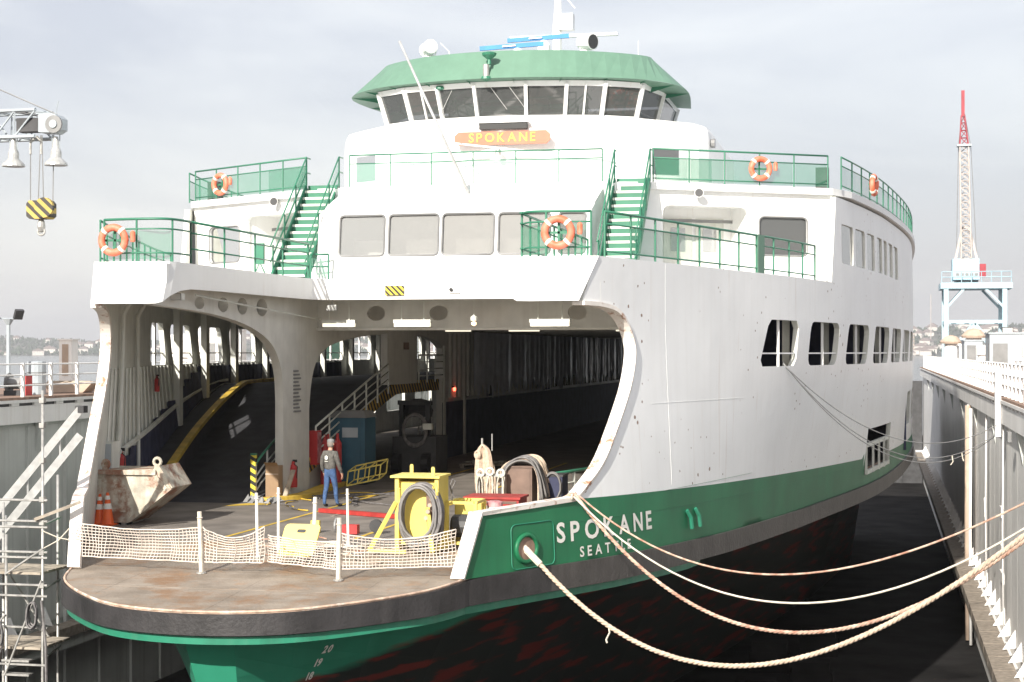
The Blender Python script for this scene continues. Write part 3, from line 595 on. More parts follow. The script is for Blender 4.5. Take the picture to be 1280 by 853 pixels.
# fluorescent fittings under the deck head
for cx, cy, cz_, l in ((-3.5,45.9,4.84,1.0),(-1.3,45.9,4.84,1.1),(2.7,45.9,4.84,1.15),(-1.1,50.4,4.75,.85),(1.0,50.4,4.75,1.0),(4.3,50.4,4.75,.9),(5.0,45.9,4.84,.7)):
    f_ = MB().bx(cx-l/2,cx+l/2,cy-.09,cy+.09,cz_+.05,cz_+.15).build('strip_light', 'offwhite', FY)
    MB().bx(cx-l/2+.03,cx+l/2-.03,cy-.1,cy+.07,cz_-.05,cz_+.048).build('light_tube', 'tubelight', f_)
    for q in (-.3,.3): MB().tube([(cx+q*l,cy,cz_+.15),(cx+q*l,cy,5.56)], .015, 4).build('hanger', 'offwhite', f_)
bl = MB().lathe([(.02,.16),(.1,.1),(.1,0),(.02,-.02)], (.55,45.7,4.95), 10).build('pendant_lamp', 'offwhite', FY); MB().lathe([(.01,-.12),(.07,-.08),(.07,-.02),(.01,0)], (.55,45.7,4.92), 10).build('bulb', 'bulb', bl); MB().tube([(.55,45.7,5.1),(.55,45.7,5.56)], .012, 4).build('hanger', 'offwhite', bl)
def floodlight(x, y, z):
    o = MB().bx(x-.14,x+.14,y-.1,y+.1,z,z+.16).build('floodlight', 'alu', FY); MB().add([(x-.12,y-.11,z+.02),(x+.12,y-.11,z+.02),(x+.12,y-.14,z+.14),(x-.12,y-.14,z+.14)],[(0,1,2,3)]).build('lens','lampglass',o); MB().tube([(x,y,z+.16),(x,y,5.56)], .02, 5).build('hanger','alu',o)
for p in ((-4.35,36.5,5.28),(-3.5,45.3,5.25),(4.6,44.2,5.15)): floodlight(*p)
MB().tube([(-4.2,37.2,5.42),(-4.25,41,5.25),(-4.3,46.6,5.02)], .025, 5).build('conduit', 'offwhite', FY)

# ---- passenger house
def frontpt(x, z):   # raked, slightly bowed front of the centre house
    t = (z-6.13)/2.82; return 45.02+ .10*(x/3.9)**2*2 + (.35*t if t < .68 else .238+(t-.68)*7.6)
CW = [(-3.42,-2.08),(-1.95,-.5),(-.33,1.1),(1.26,2.72),(2.95,4.0)]
CW = [(-3.30,-1.93),(-1.81,-.34),(-.24,1.25),(1.37,2.83),(3.06,3.80)]
cab = MB(); holes = [rrect(a, 6.78, b, 7.94, .11, 3) for a, b in CW]
sheet(cab, [(-3.95,6.13),(3.95,6.13),(3.95,8.98),(-3.95,8.98)], holes, lambda u, v: (u, frontpt(u,v), v), lambda u, v: (u*.995, frontpt(u,v)+.09, v-.01), .6, .4, mback=1, mrim=0)
for s in (-1, 1):
    pr_ = [(6.13,45.2),(9.0,47.9),(9.0,52),(6.13,52)]
    cab.add([(s*3.95, frontpt(3.95,6.13), 6.13),(s*3.95, frontpt(3.95,8.0),8.0),(s*3.95, frontpt(3.95,8.98), 8.98),(s*3.95,52,8.98),(s*3.95,52,6.13)], [(0,1,2,3,4) if s > 0 else (4,3,2,1,0)])
CAB = cab.build('passenger_cabin', ['white','interior'], FY)
for a, b in CW:
    pan = MB().add([(u, frontpt(u,v)+.05, v) for u, v in ((a-.02,6.76),(b+.02,6.76),(b+.02,7.94),(a-.02,7.94))], [(0,1,2,3)]).build('window', 'cabinglass', CAB)
    MB().tube([(u, frontpt(u,v)-.004, v) for u, v in rrect(a,6.78,b,7.94,.11,3)], .03, 4, closed=True).build('window_frame', 'midgrey', CAB)
MB().bx(-3.9,3.9,51.6,51.7,6.13,8.9).build('inner_wall', 'interior', CAB)
MB().bx(-3.9,3.9,46.3,51.6,6.14,6.18).build('cabin_floor', 'interior', CAB)
for x in (-2.9,-1.3,.2,1.7,3.1): MB().bx(x-.5,x+.5,47.0,47.1,6.2,7.35).bx(x-.5,x+.5,46.4,47.0,6.5,6.62).build('bench_seat', 'interior', CAB)
# outer front walls with door recess and window
def wallpt(s): return (5.2+5.0*s, 48.25+3.05*s)
for sgn in (1, -1):
    def wm(u, v, d=0): x, y = wallpt((u-5.2)/5.0); return (sgn*(x-d*.52), y+d*.85, v)
    wb = MB(); sheet(wb, [(3.95,6.1),(10.22,6.1),(10.32,8.95),(3.95,8.95)], [rrect(5.55,6.15,7.92,8.36,.2,3), rrect(8.22,6.95,9.6,8.1,.14,3)], wm, lambda u, v: wm(u, v, .12), .8, .6, mback=1, mrim=0)
    if sgn < 0: wb.f = [q[::-1] for q in wb.f]
    WALL = wb.build('front_wall', ['white','interior'], FY)
    rb = MB(); P = [wm(5.5,6.12),wm(7.97,6.12),wm(7.97,6.12,1.3),wm(5.5,6.12,1.3)]; Q = [(x,y,8.42) for x,y,z in P]
    rb.add(P+Q, [(1,2,6,5),(2,3,7,6),(3,0,4,7),(4,5,6,7)]); rb.build('recess_wall', 'white', WALL)
    for k, (a, b) in enumerate(((6.05,6.85),(6.95,7.75))):
        d_ = MB(); d_.add([wm(a,6.13,1.26),wm(b,6.13,1.26),wm(b,8.1,1.26),wm(a,8.1,1.26)], [(0,1,2,3)]); d_ = d_.build('recess_door', 'offwhite', WALL)
        MB().add([wm(a+.2,7.1,1.24),wm(b-.2,7.1,1.24),wm(b-.2,7.8,1.24),wm(a+.2,7.8,1.24)], [(0,1,2,3)]).build('door_window', 'sideglass', WALL)
    MB().add([wm(5.6,7.95,1.0),wm(7.9,7.95,1.0),wm(7.9,8.05,1.0),wm(5.6,8.05,1.0)],[(0,1,2,3)]).build('recess_lintel','midgrey',WALL)
    MB().add([wm(8.18,6.9,.06),wm(9.64,6.9,.06),wm(9.64,8.14,.06),wm(8.18,8.14,.06)], [(0,1,2,3)]).build('window', 'darkglass', WALL)
    MB().tube([wm(u,v,-.01) for u, v in rrect(8.22,6.95,9.6,8.1,.14,3)], .028, 4, closed=True).build('window_frame', 'midgrey', WALL)
    # horn speaker on the wall
    hp = wm(6.55,8.72,-.05); o = MB().lathe([(.14,-.26),(.13,-.25),(.07,-.12),(.05,.02),(.02,.03)], (hp[0],hp[1],hp[2]), 12, 'y').build('horn_speaker', 'alu', WALL); MB().lathe([(.12,-.262),(.01,-.25)], hp, 12, 'y').build('horn_mouth','darkgrey',o); MB().bx(hp[0]-.03-sgn*.16,hp[0]+.03-sgn*.16,hp[1]-.1,hp[1]+.08,hp[2]+.06,hp[2]+.12).build('bracket','white',o)
# sun deck slab with a small overhang
sl = [(-10.35,51.2),(-5.3,48.1),(-3.9,47.75),(3.9,47.75),(5.3,48.1),(10.35,51.2)] + [(p1(y)+.08, y) for y in np.arange(52.5,121,2.5)] + [(13.3,121),(-13.3,121)] + [(-p1(y)-.08, y) for y in np.arange(52.5,121,2.5)][::-1]
mb = MB(); sheet(mb, sl, [], lambda u, v: (u, v, 9.0), lambda u, v: (u, v, 8.80), 2.5, 2.5, mback=0, mrim=0); mb.build('sun_deck', 'white', FY)
# ---- officers' house under the pilothouse
fp = [(0,51.5),(1.99,51.85),(3.11,52.15),(4.13,52.75),(5.4,53.55),(6.0,54.15),(6.25,54.8),(6.3,55.6),(6.3,64)]
pl = [(-x, y) for x, y in fp[::-1]][:-1] + fp
vs = []; fs = []
prof = [(9.0,0),(11.05,0),(11.3,.03),(11.45,.10),(11.53,.25)]
for h, ins in prof:
    for x, y in pl: vs.append((x*(1-ins/6.3*(1 if abs(x) > 4.2 else .1)), y+ins*(.9 if abs(x) > 4.2 else .05), h))
n = len(pl)
for i in range(len(prof)-1): fs += [(i*n+j, i*n+j+1, (i+1)*n+j+1, (i+1)*n+j) for j in range(n-1)]
fs.append(tuple((len(prof)-1)*n+j for j in range(n)))
OFF = MB().add(vs, fs).build('officers_house', 'white', FY)
for s in (-1,1):
    MB().add([(s*x, y-.012, z) for x, y, z in ((4.62,53.05,9.75),(5.42,53.55,9.75),(5.42,53.55,10.6),(4.62,53.05,10.6))], [(0,1,2,3)]).build('house_window', 'darkglass', OFF)
MB().bx(-.68,.86,51.42,51.6,11.12,11.32).build('louvre_slot', 'black', OFF); MB().bx(-.75,.93,51.38,51.6,11.32,11.36).build('slot_hood','white',OFF)
ob = MB().prism([(-1.55,-.09),(-1.42,-.21),(1.42,-.21),(1.55,-.09),(1.55,.09),(1.42,.21),(-1.42,.21),(-1.55,.09)], lambda a,b,t: (.08+a, 51.36+t, 10.83+b), 0, .07).build('name_board', 'board', OFF)
for h, d_ in ((9.95,51.1),): MB().tube([(-3.4,51.95,h+.35),(-1.5,51.45,h+.38),(0,51.3,h+.39),(1.5,51.45,h+.38),(3.6,52.0,h+.36)], .03, 5).build('grab_rail', 'white', OFF)
text_mesh('SPOKANE', .40, lambda u, v: (.08+u, 51.345, 10.83+v), 'board_letter', 'goldletter', OFF, .004, 1.28)
for i, x in enumerate((-2.0,2.1)): MB().cyl((x*.0+.05+x*.02,51.1,10.25),(x*.0+.05+x*.02,51.1,10.5),.1,.08,n=10).build('mast_light','steel',OFF) if i == 0 else None
MB().lathe([(.16,0),(.15,-.12),(.08,-.2)], (6.42,55.2,10.95), 10, 'x').build('side_horn','midgrey',OFF)
# ---- pilothouse
base = [(-4.55,58),(-4.55,54.6),(-4.13,52.88),(-3.11,52.22),(-1.99,51.92),(-.79,51.72),(.79,51.72),(1.99,51.92),(3.11,52.22),(4.13,52.88),(4.55,54.6),(4.55,58)]
def up(i, t):
    x, y = base[i]; nx, ny = x/6, (y-55.5)/3.6; k = .34*t
    return (x+nx*k*1.1, y+ny*k, lerp(11.5,12.55,t))
PH = thing_ = MB()
for i in range(len(base)-1):   # sill and head strips
    for t0, t1 in ((-.05,.07),(.90,1.06)):
        a, b, c, d_ = up(i,t0), up(i+1,t0), up(i+1,t1), up(i,t1); PH.add([a,b,c,d_],[(0,1,2,3)])
PHO = PH.build('pilothouse', 'white', FY)
for i in range(len(base)):
    MB().bar(up(i,0), up(i,1), .11, .11).build('mullion', 'white', PHO)
for i in range(len(base)-1):
    w = [up(i,.05),up(i+1,.05),up(i+1,.92),up(i,.92)]; cc = Vector((0,55.5,12)); w = [tuple(Vector(p)+(cc-Vector(p)).normalized()*.04) for p in w]
    MB().add(w, [(0,1,2,3)]).build('window', 'pilotglass', PHO)
for i in (3, 7): a = Vector(up(i,0)).lerp(Vector(up(i+1,0)), .5); b = Vector(up(i,1)).lerp(Vector(up(i+1,1)), .5); MB().bar(a, b, .05, .05).build('mullion', 'white', PHO)
MB().bx(-4.3,4.3,53.5,57.9,11.5,11.55).build('bridge_floor','darkgrey',PHO); MB().bx(-4.2,4.2,57.7,57.8,11.55,12.5).build('bridge_back_wall','interior',PHO)
MB().bx(-2.2,2.4,53.4,54.0,11.5,12.0).bx(.6,1.1,53.6,54.1,12.0,12.35).bx(-1.9,-1.2,53.5,54,12.0,12.2).build('bridge_console','darkgrey',PHO)
for x in (-2.6,3.0): MB().bx(x-.45,x+.45,55,55.08,11.75,11.82).build('chart_shelf','tan',PHO)
for i, (x, y) in enumerate(((-1.6,51.6),(-.3,51.4),(2.8,52.0),(.3,51.4))): MB().tube([(x,y-.02,12.45),(x+(.5 if i % 2 else -.4),y+.15,11.75)], .012, 4).build('wiper','alu',PHO)
low = [(-5.3,58.2),(-5.62,53.75),(-4.55,52.35),(-2.5,51.35),(0,50.95),(2.5,51.35),(4.55,52.35),(5.62,53.75),(5.3,58.2)]
top = [(-4.5,58.2),(-4.5,54.6),(-4.22,53.3),(-2.3,52.0),(0,51.55),(2.3,52.0),(4.22,53.3),(4.5,54.6),(4.5,58.2)]
low_d = cat([(*p, 12.66-(.12 if i in (1,7) else .0)-(.1 if i in (0,8) else 0)) for i, p in enumerate(low)], 5); top_d = cat([(*p, 13.62) for p in top], 5)
n = len(low_d); inn = []
for i, (x, y, z) in enumerate(low_d): inn.append((x*.80, 55.6+(y-55.6)*.80, 12.58))
VIS = MB().add(low_d+top_d, [(j, j+1, n+j+1, n+j) for j in range(n-1)]+[tuple(range(n,2*n))]).build('roof_visor', 'roofgreen', PHO, smooth=False)
MB().add([(x,y,z-.004) for x,y,z in low_d]+inn, [(j+1, j, n+j, n+j+1) for j in range(n-1)]).add(inn, [tuple(range(n))]).build('visor_soffit', 'roofgreen', PHO)
for j in range(3, n-3, 3):
    a = Vector(low_d[j]); b = Vector(inn[j]); MB().add([a+Vector((0,.05,-.01)), b, b+Vector((0,0,-.22))], [(0,1,2)]).build('soffit_bracket', 'railgreen', PHO)
for x in (-2.0,-1.1,1.15): MB().lathe([(.14,0),(.16,-.08),(.1,-.12)], (x,51.62,12.56), 10).build('soffit_light','railgreen',PHO)
nl = MB().cyl((-.35,51.0,12.72),(-.35,51.0,13.1),.1,n=10).build('navigation_light','steel',PHO); MB().lathe([(.06,13.1),(.05,13.25),(.22,13.38),(.24,13.45),(.1,13.5)],(-.25,51.0,0),10).build('light_top','railgreen',nl); MB().lathe([(.02,12.56),(.17,12.64),(.15,12.72)],(-.35,51.0,0),10).build('light_base','railgreen',nl)
# roof equipment
def searchlight(x, y, z, rz):
    o = MB().cyl((x,y,z),(x,y,z+.55),.05,n=8).build('searchlight','white',PHO); c = Vector((x,y,z+.82)); d = Vector((math.sin(rz),-math.cos(rz),-.1)).normalized()
    MB().tube([c-d*.3,c-d*.24,c+d*.28,c+d*.3], .26, 14, taper=[.5,.95,1,1.05]).build('lamp_drum','white',o,smooth=False); MB().cyl(c+d*.301,c+d*.31,.24,n=14).build('lamp_lens','darkgrey',o); MB().tube([c+Vector((-.28,0,0)),(x-.2,y,z+.55),(x+.2,y,z+.55),c+Vector((.28,0,0))], .03, 5).build('yoke','white',o)
searchlight(-3.3,55,13.62,-2.6); searchlight(2.15,55,13.62,1.0)
MB().tube([(-2.9,55,14.6),(-2.6,55,14.3),(-2.45,55,13.6)], .015, 4).build('cable','white',PHO)
mast = MB(); mast.tube([(.75,57,13.6),(.8,57,16.6)], .19, 8, taper=[1,.6]); mast.bx(.85,1.35,56.8,57.2,15.25,15.8); mast.bx(-.9,2.9,56.9,57.1,15.0,15.09); mast.tube([(.62,57,15.1),(.75,57,16.6)],.03,5); mast.tube([(1.4,57,16.0),(.9,57,16.6)],.02,5)
MAST = mast.build('signal_mast','white',PHO)
for cx, cy, cz_, l, a in ((-.3,54.5,14.30,2.15,.06),(.4,55.5,14.72,2.1,.06)):
    dx = l/2*math.cos(a)
    r_ = MB().bar((cx-dx,cy-.1,cz_-.06),(cx+dx,cy+.1,cz_+.06),.1,.14).build('radar_scanner','radarblue',PHO); MB().bar((cx-.3,cy-.115,cz_-.018),(cx+.15,cy-.085,cz_+.009),.02,.045).build('scanner_label','white',r_); MB().lathe([(.22,13.6),(.22,cz_-.25),(.1,cz_-.08)],(cx+.2,cy,0),10).build('scanner_drive','white',r_)
for x, y, h in ((3.9,55,.8),(-3.9,56,.7),(2.9,57,.5)): MB().tube([(x,y,13.6),(x,y,13.6+h)], .012, 4).build('whip_aerial','white',PHO)
# jack staff and yard in front of the bridge
sp = MB().tube([(.2,46.9,8.45),(-1.9,46.6,13.1)], .05, 8, taper=[1,.7]).build('jack_staff','alu',FY,smooth=True); MB().lathe([(.07,8.4),(.07,8.55)],(.2,46.9,0),8).build('staff_foot','white',sp)
MB().tube([(-1.45,50.6,10.62),(.35,50.9,10.42)], .03, 6).build('signal_boom','white',FY); MB().tube([(-2.1,48.5,8.6),(-1.9,48.6,8.75)],.05,6).build('deck_fitting','white',FY)

# ---- stairways
for sgn in (-1, 1):
    x0, x1 = 4.22, 5.22; ya, yb = 45.1, 48.0; za, zb = 6.13, 9.0
    s_ = MB()
    for x in (x0, x1): s_.bar((sgn*x,ya,za+.06),(sgn*x,yb,zb+.0),.06,.30)
    ST = s_.build('stairway','railgreen',FY)
    for i in range(13):
        t = (i+.6)/13; y = lerp(ya,yb,t); z = lerp(za,zb,t)
        MB().bx(sgn*lerp(x0,x1,.5)-.47,sgn*lerp(x0,x1,.5)+.47,y-.13,y+.10,z-.03,z+.015).build('tread','midgrey',ST)
        MB().bx(sgn*lerp(x0,x1,.5)-.47,sgn*lerp(x0,x1,.5)+.47,y-.15,y-.132,z-.055,z+.018).build('nosing','offwhite',ST)
        MB().bx(sgn*lerp(x0,x1,.5)-.46,sgn*lerp(x0,x1,.5)+.46,y+.085,y+.098,z-.22,z-.032).build('riser','railgreen',ST)
        MB().bx(sgn*lerp(x0,x1,.5)-.46,sgn*lerp(x0,x1,.5)+.46,y+.085,y+.098,z+.02,z+.19).build('riser','railgreen',ST)
    for x in (x0-.02, x1+.02):
        for h in (.5,.95): MB().tube([(sgn*x,ya-.15,za+h),(sgn*x,yb,zb+h),(sgn*x,yb+.35,zb+h)], .025, 5).build('handrail','railgreen',ST,smooth=True)
        for t in (0.02,.35,.68,1): MB().tube([(sgn*x,lerp(ya,yb,t),lerp(za,zb,t)),(sgn*x,lerp(ya,yb,t),lerp(za,zb,t)+.95)], .025, 5).build('handrail_post','railgreen',ST)
        MB().add([(sgn*x,ya,za+.1),(sgn*x,yb,zb+.1),(sgn*x,yb,zb+.85),(sgn*x,ya,za+.85)],[(0,1,2,3)]).build('mesh_panel','meshgreen' if x > 5 else 'meshlight',ST)
# ---- railings on the passenger deck and sun deck
Z = 6.13
o, res = rails('deck_railing', cat([(-5.72,35.5,Z),(-5.0,35.38,Z),(-4.3,35.42,Z),(-4.06,35.75,Z),(-4.02,36.5,Z)],3), (.2,.75,.98), .026, 'railgreen', FY, .9); panels(o, res, .06, .72, 'meshgreen', (0,1))
o, res = rails('deck_railing', [(-4.02,36.5,Z),(-4.0,40,Z),(-3.98,44.6,Z)], (.35,.72,.98), .026, 'railgreen', FY, 2.0)
o, res = rails('deck_railing', cat([(4.0,44.6,Z),(4.04,36.5,Z),(4.12,35.75,Z),(4.4,35.42,Z),(5.0,35.38,Z),(5.65,35.5,Z)],3), (.2,.75,.98), .026, 'railgreen', FY, .95); panels(o, res, .06, .72, 'meshgreen', tuple(range(7,20)))
for sgn in (-1, 1):
    o, res = rails('deck_railing', [(sgn*(hx(y,6)-.06),y,Z) for y in np.linspace(35.7,48.6,12)], (.12,.72,.98), .026, 'railgreen', FY, 1.25)
    if sgn > 0:
        panels(o, res, .1, .72, 'meshgreen', (1,2,3))
        a, b = res[7], res[8]; MB().bar((a.x,a.y,Z+.5),(a.x+.14,a.y+.42,Z+.5),.08,1.0).build('gate_board','roofgreen',o)
    o, res = rails('deck_railing', [(sgn*x,y,9.0) for x,y in ((5.3,48.2),(7.6,49.6),(10.2,51.2))], (.12,.72,.98), .024, 'railgreen', FY, 1.15); panels(o, res, .05, .72, 'meshgreen')
    MB().add([(sgn*5.35,48.25,9.05),(sgn*6.9,49.2,9.05),(sgn*6.9,49.2,9.7),(sgn*5.35,48.25,9.7)],[(0,1,2,3)]).build('canvas_dodger','meshgreen',o)
    o, res = rails('deck_railing', [(sgn*(hx(y,9)-.0),y,9.0) for y in np.linspace(51.6,80,18)], (.12,.72,.98), .024, 'railgreen', FY, 1.6); panels(o, res, .05, .72, 'meshlight')
    MB().bx(sgn*10.0-.2,sgn*10.0+.2,52.2,52.6,9.0,9.75).build('deck_locker','darkgrey',o)
o, res = rails('deck_railing', [(-3.85,47.95,9.0),(0,47.85,9.0),(3.85,47.95,9.0)], (.72,.98), .02, 'railgreen', FY, 1.3); panels(o, res, .05, .72, 'meshlight')
o, res = rails('deck_railing', [(-4.02,44.9,Z),(-3.5,44.95,Z)], (.35,.7), .025, 'railgreen', FY, .5); panels(o, res, .05, .6, 'meshlight')
MB().bx(-5.9,-5.55,45.2,45.6,6.13,6.15).bx(-5.85,-5.6,45.35,45.45,6.6,7.2).tube([(-5.9,45.2,6.14),(-5.73,45.4,6.65),(-5.55,45.6,6.14)],.025,5).build('raft_cradle','railgreen',FY)

# ------------------------------------------------------------------ dry dock walls
def dock_wall(sgn, m, label):
    T = thing('dock_wall', label, 'dock wall', (sgn*19.6, 78, -8.8))
    xa, xb = 15.9, 23.5
    MB().bx(min(sgn*xa,sgn*xb),max(sgn*xa,sgn*xb),-14,170,-8.8,2.45).build('wall_core', m, T)
    pl = None
    for i in range(58):
        y = 14+2.6*i
        if pl is None: pl = MB().bx(min(sgn*15.84,sgn*15.9),max(sgn*15.84,sgn*15.9),y+.012,y+2.588,-5.1,1.6).build('wall_plate', m, T, loc=(sgn*15.84,y,-5.1)); fl = MB().bx(min(sgn*15.74,sgn*15.838),max(sgn*15.74,sgn*15.838),y-.05,y+.05,-8.7,1.6).build('stiffener', m, T, loc=(sgn*15.8,y,-8.7)) if sgn < 0 else None
        else:
            inst(pl, T, (sgn*15.84,y,-5.1))
            if sgn < 0: inst(fl, T, (sgn*15.8,y,-8.7))
    bm = MB().bx(min(sgn*15.62,sgn*15.9),max(sgn*15.62,sgn*15.9),-14,170,1.72,2.30); bm.bx(min(sgn*15.56,sgn*15.9),max(sgn*15.56,sgn*15.9),-14,170,2.40,2.5)
    bm.build('walkway_beam', 'dockwhite', T)
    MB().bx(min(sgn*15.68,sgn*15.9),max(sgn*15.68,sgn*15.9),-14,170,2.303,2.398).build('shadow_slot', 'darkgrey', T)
    MB().bx(min(sgn*15.6,sgn*23.5),max(sgn*15.6,sgn*23.5),-14,170,2.503,2.58).build('walkway_deck', 'rustplate', T)
    b0 = None
    for i in range(70):
        y = 10+1.5*i
        if b0 is None: b0 = MB().bx(min(sgn*15.60,sgn*15.7),max(sgn*15.60,sgn*15.7),y,y+.5,2.304,2.397).build('beam_lug','dockwhite',T,loc=(sgn*15.6,y,2.304))
        else: inst(b0, T, (sgn*15.6,y,2.304))
    k0 = None
    for i in range(12):
        y = 15+12*i
        if k0 is None:
            a = sgn*15.84; c = sgn*15.66
            k0 = MB().add([(a,y,.7),(c,y,1.70),(a,y,1.70),(a,y+.5,.7),(c,y+.5,1.70),(a,y+.5,1.70)],[(0,1,2),(5,4,3),(0,3,4,1),(1,4,5,2),(2,5,3,0)]).build('beam_bracket','dockgrey',T,loc=(a,y,.7))
        else: inst(k0, T, (sgn*15.84,y,.7))
    # timber fender ledge with gussets
    MB().bx(min(sgn*15.1,sgn*15.84),max(sgn*15.1,sgn*15.84),-14,170,-5.95,-5.55).build('ledge', m, T)
    t0 = g0 = None
    for i in range(62):
        y = 16+2.3*i
        if t0 is None:
            t0 = MB().bx(min(sgn*14.95,sgn*15.6),max(sgn*14.95,sgn*15.6),y,y+2.2,-5.54,-5.2).build('ledge_timber','timber',T,loc=(sgn*15.3,y,-5.5))
            a = sgn*15.838; g0 = MB().add([(a,y+.9,-5.1),(sgn*15.45,y+.98,-5.17),(a,y+1.3,-5.17),(a,y+.98,-4.55),(a,y+1.16,-4.55)],[(0,1,3),(1,2,4,3),(0,2,1)]).build('ledge_gusset','dockwhite',T,loc=(a,y,-5.1))
        else: inst(t0, T, (sgn*15.3,y,-5.5)); inst(g0, T, (sgn*15.838,y,-5.1))
    return T
DR = dock_wall(1, 'dockwhite', 'pale steel dry dock side wall right of the ferry')
DL = dock_wall(-1, 'dockgrey', 'grey steel dry dock side wall left of the ferry')
for y, x, r, z0, z1 in ((76.5,15.55,.13,-8.7,1.7),(75.2,15.6,.07,-8.7,1.6),(77.6,15.62,.06,-8.7,1.7),(66,15.7,.03,-5.2,1.7),(57,15.7,.025,-5.2,1.7)):
    MB().tube([(x,y,z0),(x-.03,y-.05,(z0+z1)/2),(x,y,z1)], r, 8).build('wall_pipe', 'tan' if r > .1 else 'dockwhite', DR, smooth=True)
MB().cyl((15.84,69,-2.2),(15.78,69,-2.2),.45,n=14).build('mooring_plate','dockwhite',DR)
for z, l in ((-2.9,1.0),(-3.8,1.4),(-1.6,.8)): MB().bx(15.78,15.838,60-l,60,z,z+.35).build('repair_plate','dockwhite',DR)
MB().bx(15.42,15.6,56.6,57.1,1.3,3.5).build('beam_bollard','dockwhite',DR); MB().bx(15.5,15.61,52.3,52.9,1.35,1.65).build('lamp_box','midgrey',DR)
for x in (-15.55,): MB().tube([(x,33.5,-8.7),(x,33.5,-4.2),(x-.1,33.7,-4.0),(x-.3,33.9,-4.0)], .1, 8).build('wall_pipe','dockgrey',DL,smooth=True)
def dock_rail(sgn, label, ya, yb, step):
    T = thing('dock_railing', label, 'railing', (sgn*15.75, (ya+yb)/2, 2.58)); x = sgn*15.8
    for h in (.38,.72,1.08): MB().tube([(x,ya,2.58+h),(x,yb,2.58+h)], .03, 5).build('rail','dockwhite',T)
    n = int((yb-ya)/step); p = None
    for i in range(n+1):
        y = ya+step*i
        if p is None: p = MB().bx(x-.05,x+.05,y-.055,y+.055,2.582,3.70).build('post','dockwhite',T,loc=(x,y,2.582))
        else: inst(p, T, (x,y,2.582))
    return T
dock_rail(1, 'white pipe railing along the edge of the right dock wall', 14, 164, 1.55); dock_rail(-1, 'white pipe railing along the edge of the left dock wall', 14, 164, 1.9)
T = thing('dock_railing', 'second white railing set further back on the right dock wall', 'railing', (18.2, 80, 2.58))
for h in (.5,1.05): MB().tube([(18.2,40,2.58+h),(18.2,150,2.58+h)], .03, 5).build('rail','dockwhite',T)
for i in range(45): MB().bx(18.15,18.25,40+2.5*i-.05,40+2.5*i+.05,2.582,3.66).build('post','dockwhite',T)
# things on the dock walls
def house_box(name, label, cat, x0,x1,y0,y1,z1, m, z0=2.582, roof=True):
    T = thing(name, label, cat, ((x0+x1)/2,(y0+y1)/2,z0)); b = MB().bx(x0,x1,y0,y1,z0,z1).build('casing', m, T)
    if roof: MB().bx(x0-.06,x1+.06,y0-.06,y1+.06,z1,z1+.07).build('lid', m, T)
    MB().bx(x0+.15,x0+.15+min(.7,(x1-x0)*.5),y0-.025,y0,z0+.1,min(z1-.2,z0+1.9)).build('hatch','midgrey',T)
    MB().bx(x0-.02,x0-.002,y0+.3,y0+.9,z0+.1,min(z1-.2,z0+1.9)).build('side_hatch','midgrey',T)
    return T
house_box('equipment_house', 'large pale grey box house behind the right dock railing, nearest one', 'equipment box', 17.0,18.9,85,88.5,4.95,'cranegrey')
house_box('equipment_house', 'grey box house with tan capped vent beside it on right dock', 'equipment box', 16.9,18.0,108,112,4.75,'cranegrey')
house_box('equipment_house', 'farthest pale box house on right dock wall, below the blue crane', 'equipment box', 17.2,18.9,140,146,4.9,'dockwhite')
house_box('equipment_house', 'low pale box house between two others on right dock', 'equipment box', 17.3,18.6,124,128,4.5,'dockwhite')
house_box('equipment_house', 'tall grey cabinet at the right edge of the photo on dock', 'equipment box', 18.4,19.8,72,74,4.6,'cranegrey')
for k, (x, y, z, lab) in enumerate(((17.9,116,5.5,'tan capped mushroom vent on the right dock wall, bigger one'),(17.1,133,5.2,'tan capped mushroom vent on the right dock wall, farther one'))):
    T = thing('mushroom_vent', lab, 'vent', (x,y,2.58)); MB().cyl((x,y,2.58),(x,y,z-.5),.5,n=12).build('stem','dockwhite',T,smooth=False); MB().lathe([(.8,z-.5),(.85,z-.35),(.45,z+.05),(.1,z+.15)],(x,y,0),14).build('cap','tan',T)
for k, (x, y, r, z, lab) in enumerate(((17.45,97,.42,4.45,'round white tank post behind right dock railing, left one'),(18.6,80,.45,4.4,'round white tank post at right edge behind the dock railing'))):
    T = thing('tank_post', lab, 'tank', (x,y,2.58)); MB().lathe([(r*.8,2.58),(r*.8,z-.6),(r*1.1,z-.55),(r*1.1,z-.1),(r*.4,z)],(x,y,0),14).build('shell','dockwhite',T); MB().torus((x,y,z-.9),r*.85,.04,(0,0,1),14,5).build('hoop','steel',T)
def flood(x, y, z, lab):
    T = thing('floodlight', lab, 'floodlight', (x,y,2.58)); MB().tube([(x,y,2.58),(x,y,z)], .06, 6).build('pole','cranegrey',T); MB().bx(x-.32,x+.32,y-.15,y+.15,z,z+.45).build('lamp_body','darkgrey',T); MB().bx(x-.28,x+.28,y-.17,y-.152,z+.05,z+.4).build('lens','lampglass',T)
flood(19.2,104,5.1,'dark floodlight on right dock, left of the pair'); flood(20.6,100,5.35,'dark floodlight on right dock, right of the pair'); 
T = thing('light_pole', 'lamp pole with tilted floodlights at far left of left dock', 'light pole', (-17.5,52.2,2.58)); MB().tube([(-17.5,52.2,2.58),(-17.5,52.2,5.05)], .07, 8).build('pole','cranegrey',T); MB().lathe([(.08,5.0),(.2,5.2),(.05,5.22)],(-17.5,52.2,0),8).build('mount','cranegrey',T)
for dx in (-.35,.4): MB().bar((-17.5+dx,52.1,5.2),(-17.5+dx*1.35,52.0,5.5),.3,.12).build('lamp_head','darkgrey',T); MB().tube([(-17.5,52.2,5.2),(-17.5+dx,52.1,5.22)],.03,5).build('arm','cranegrey',T)
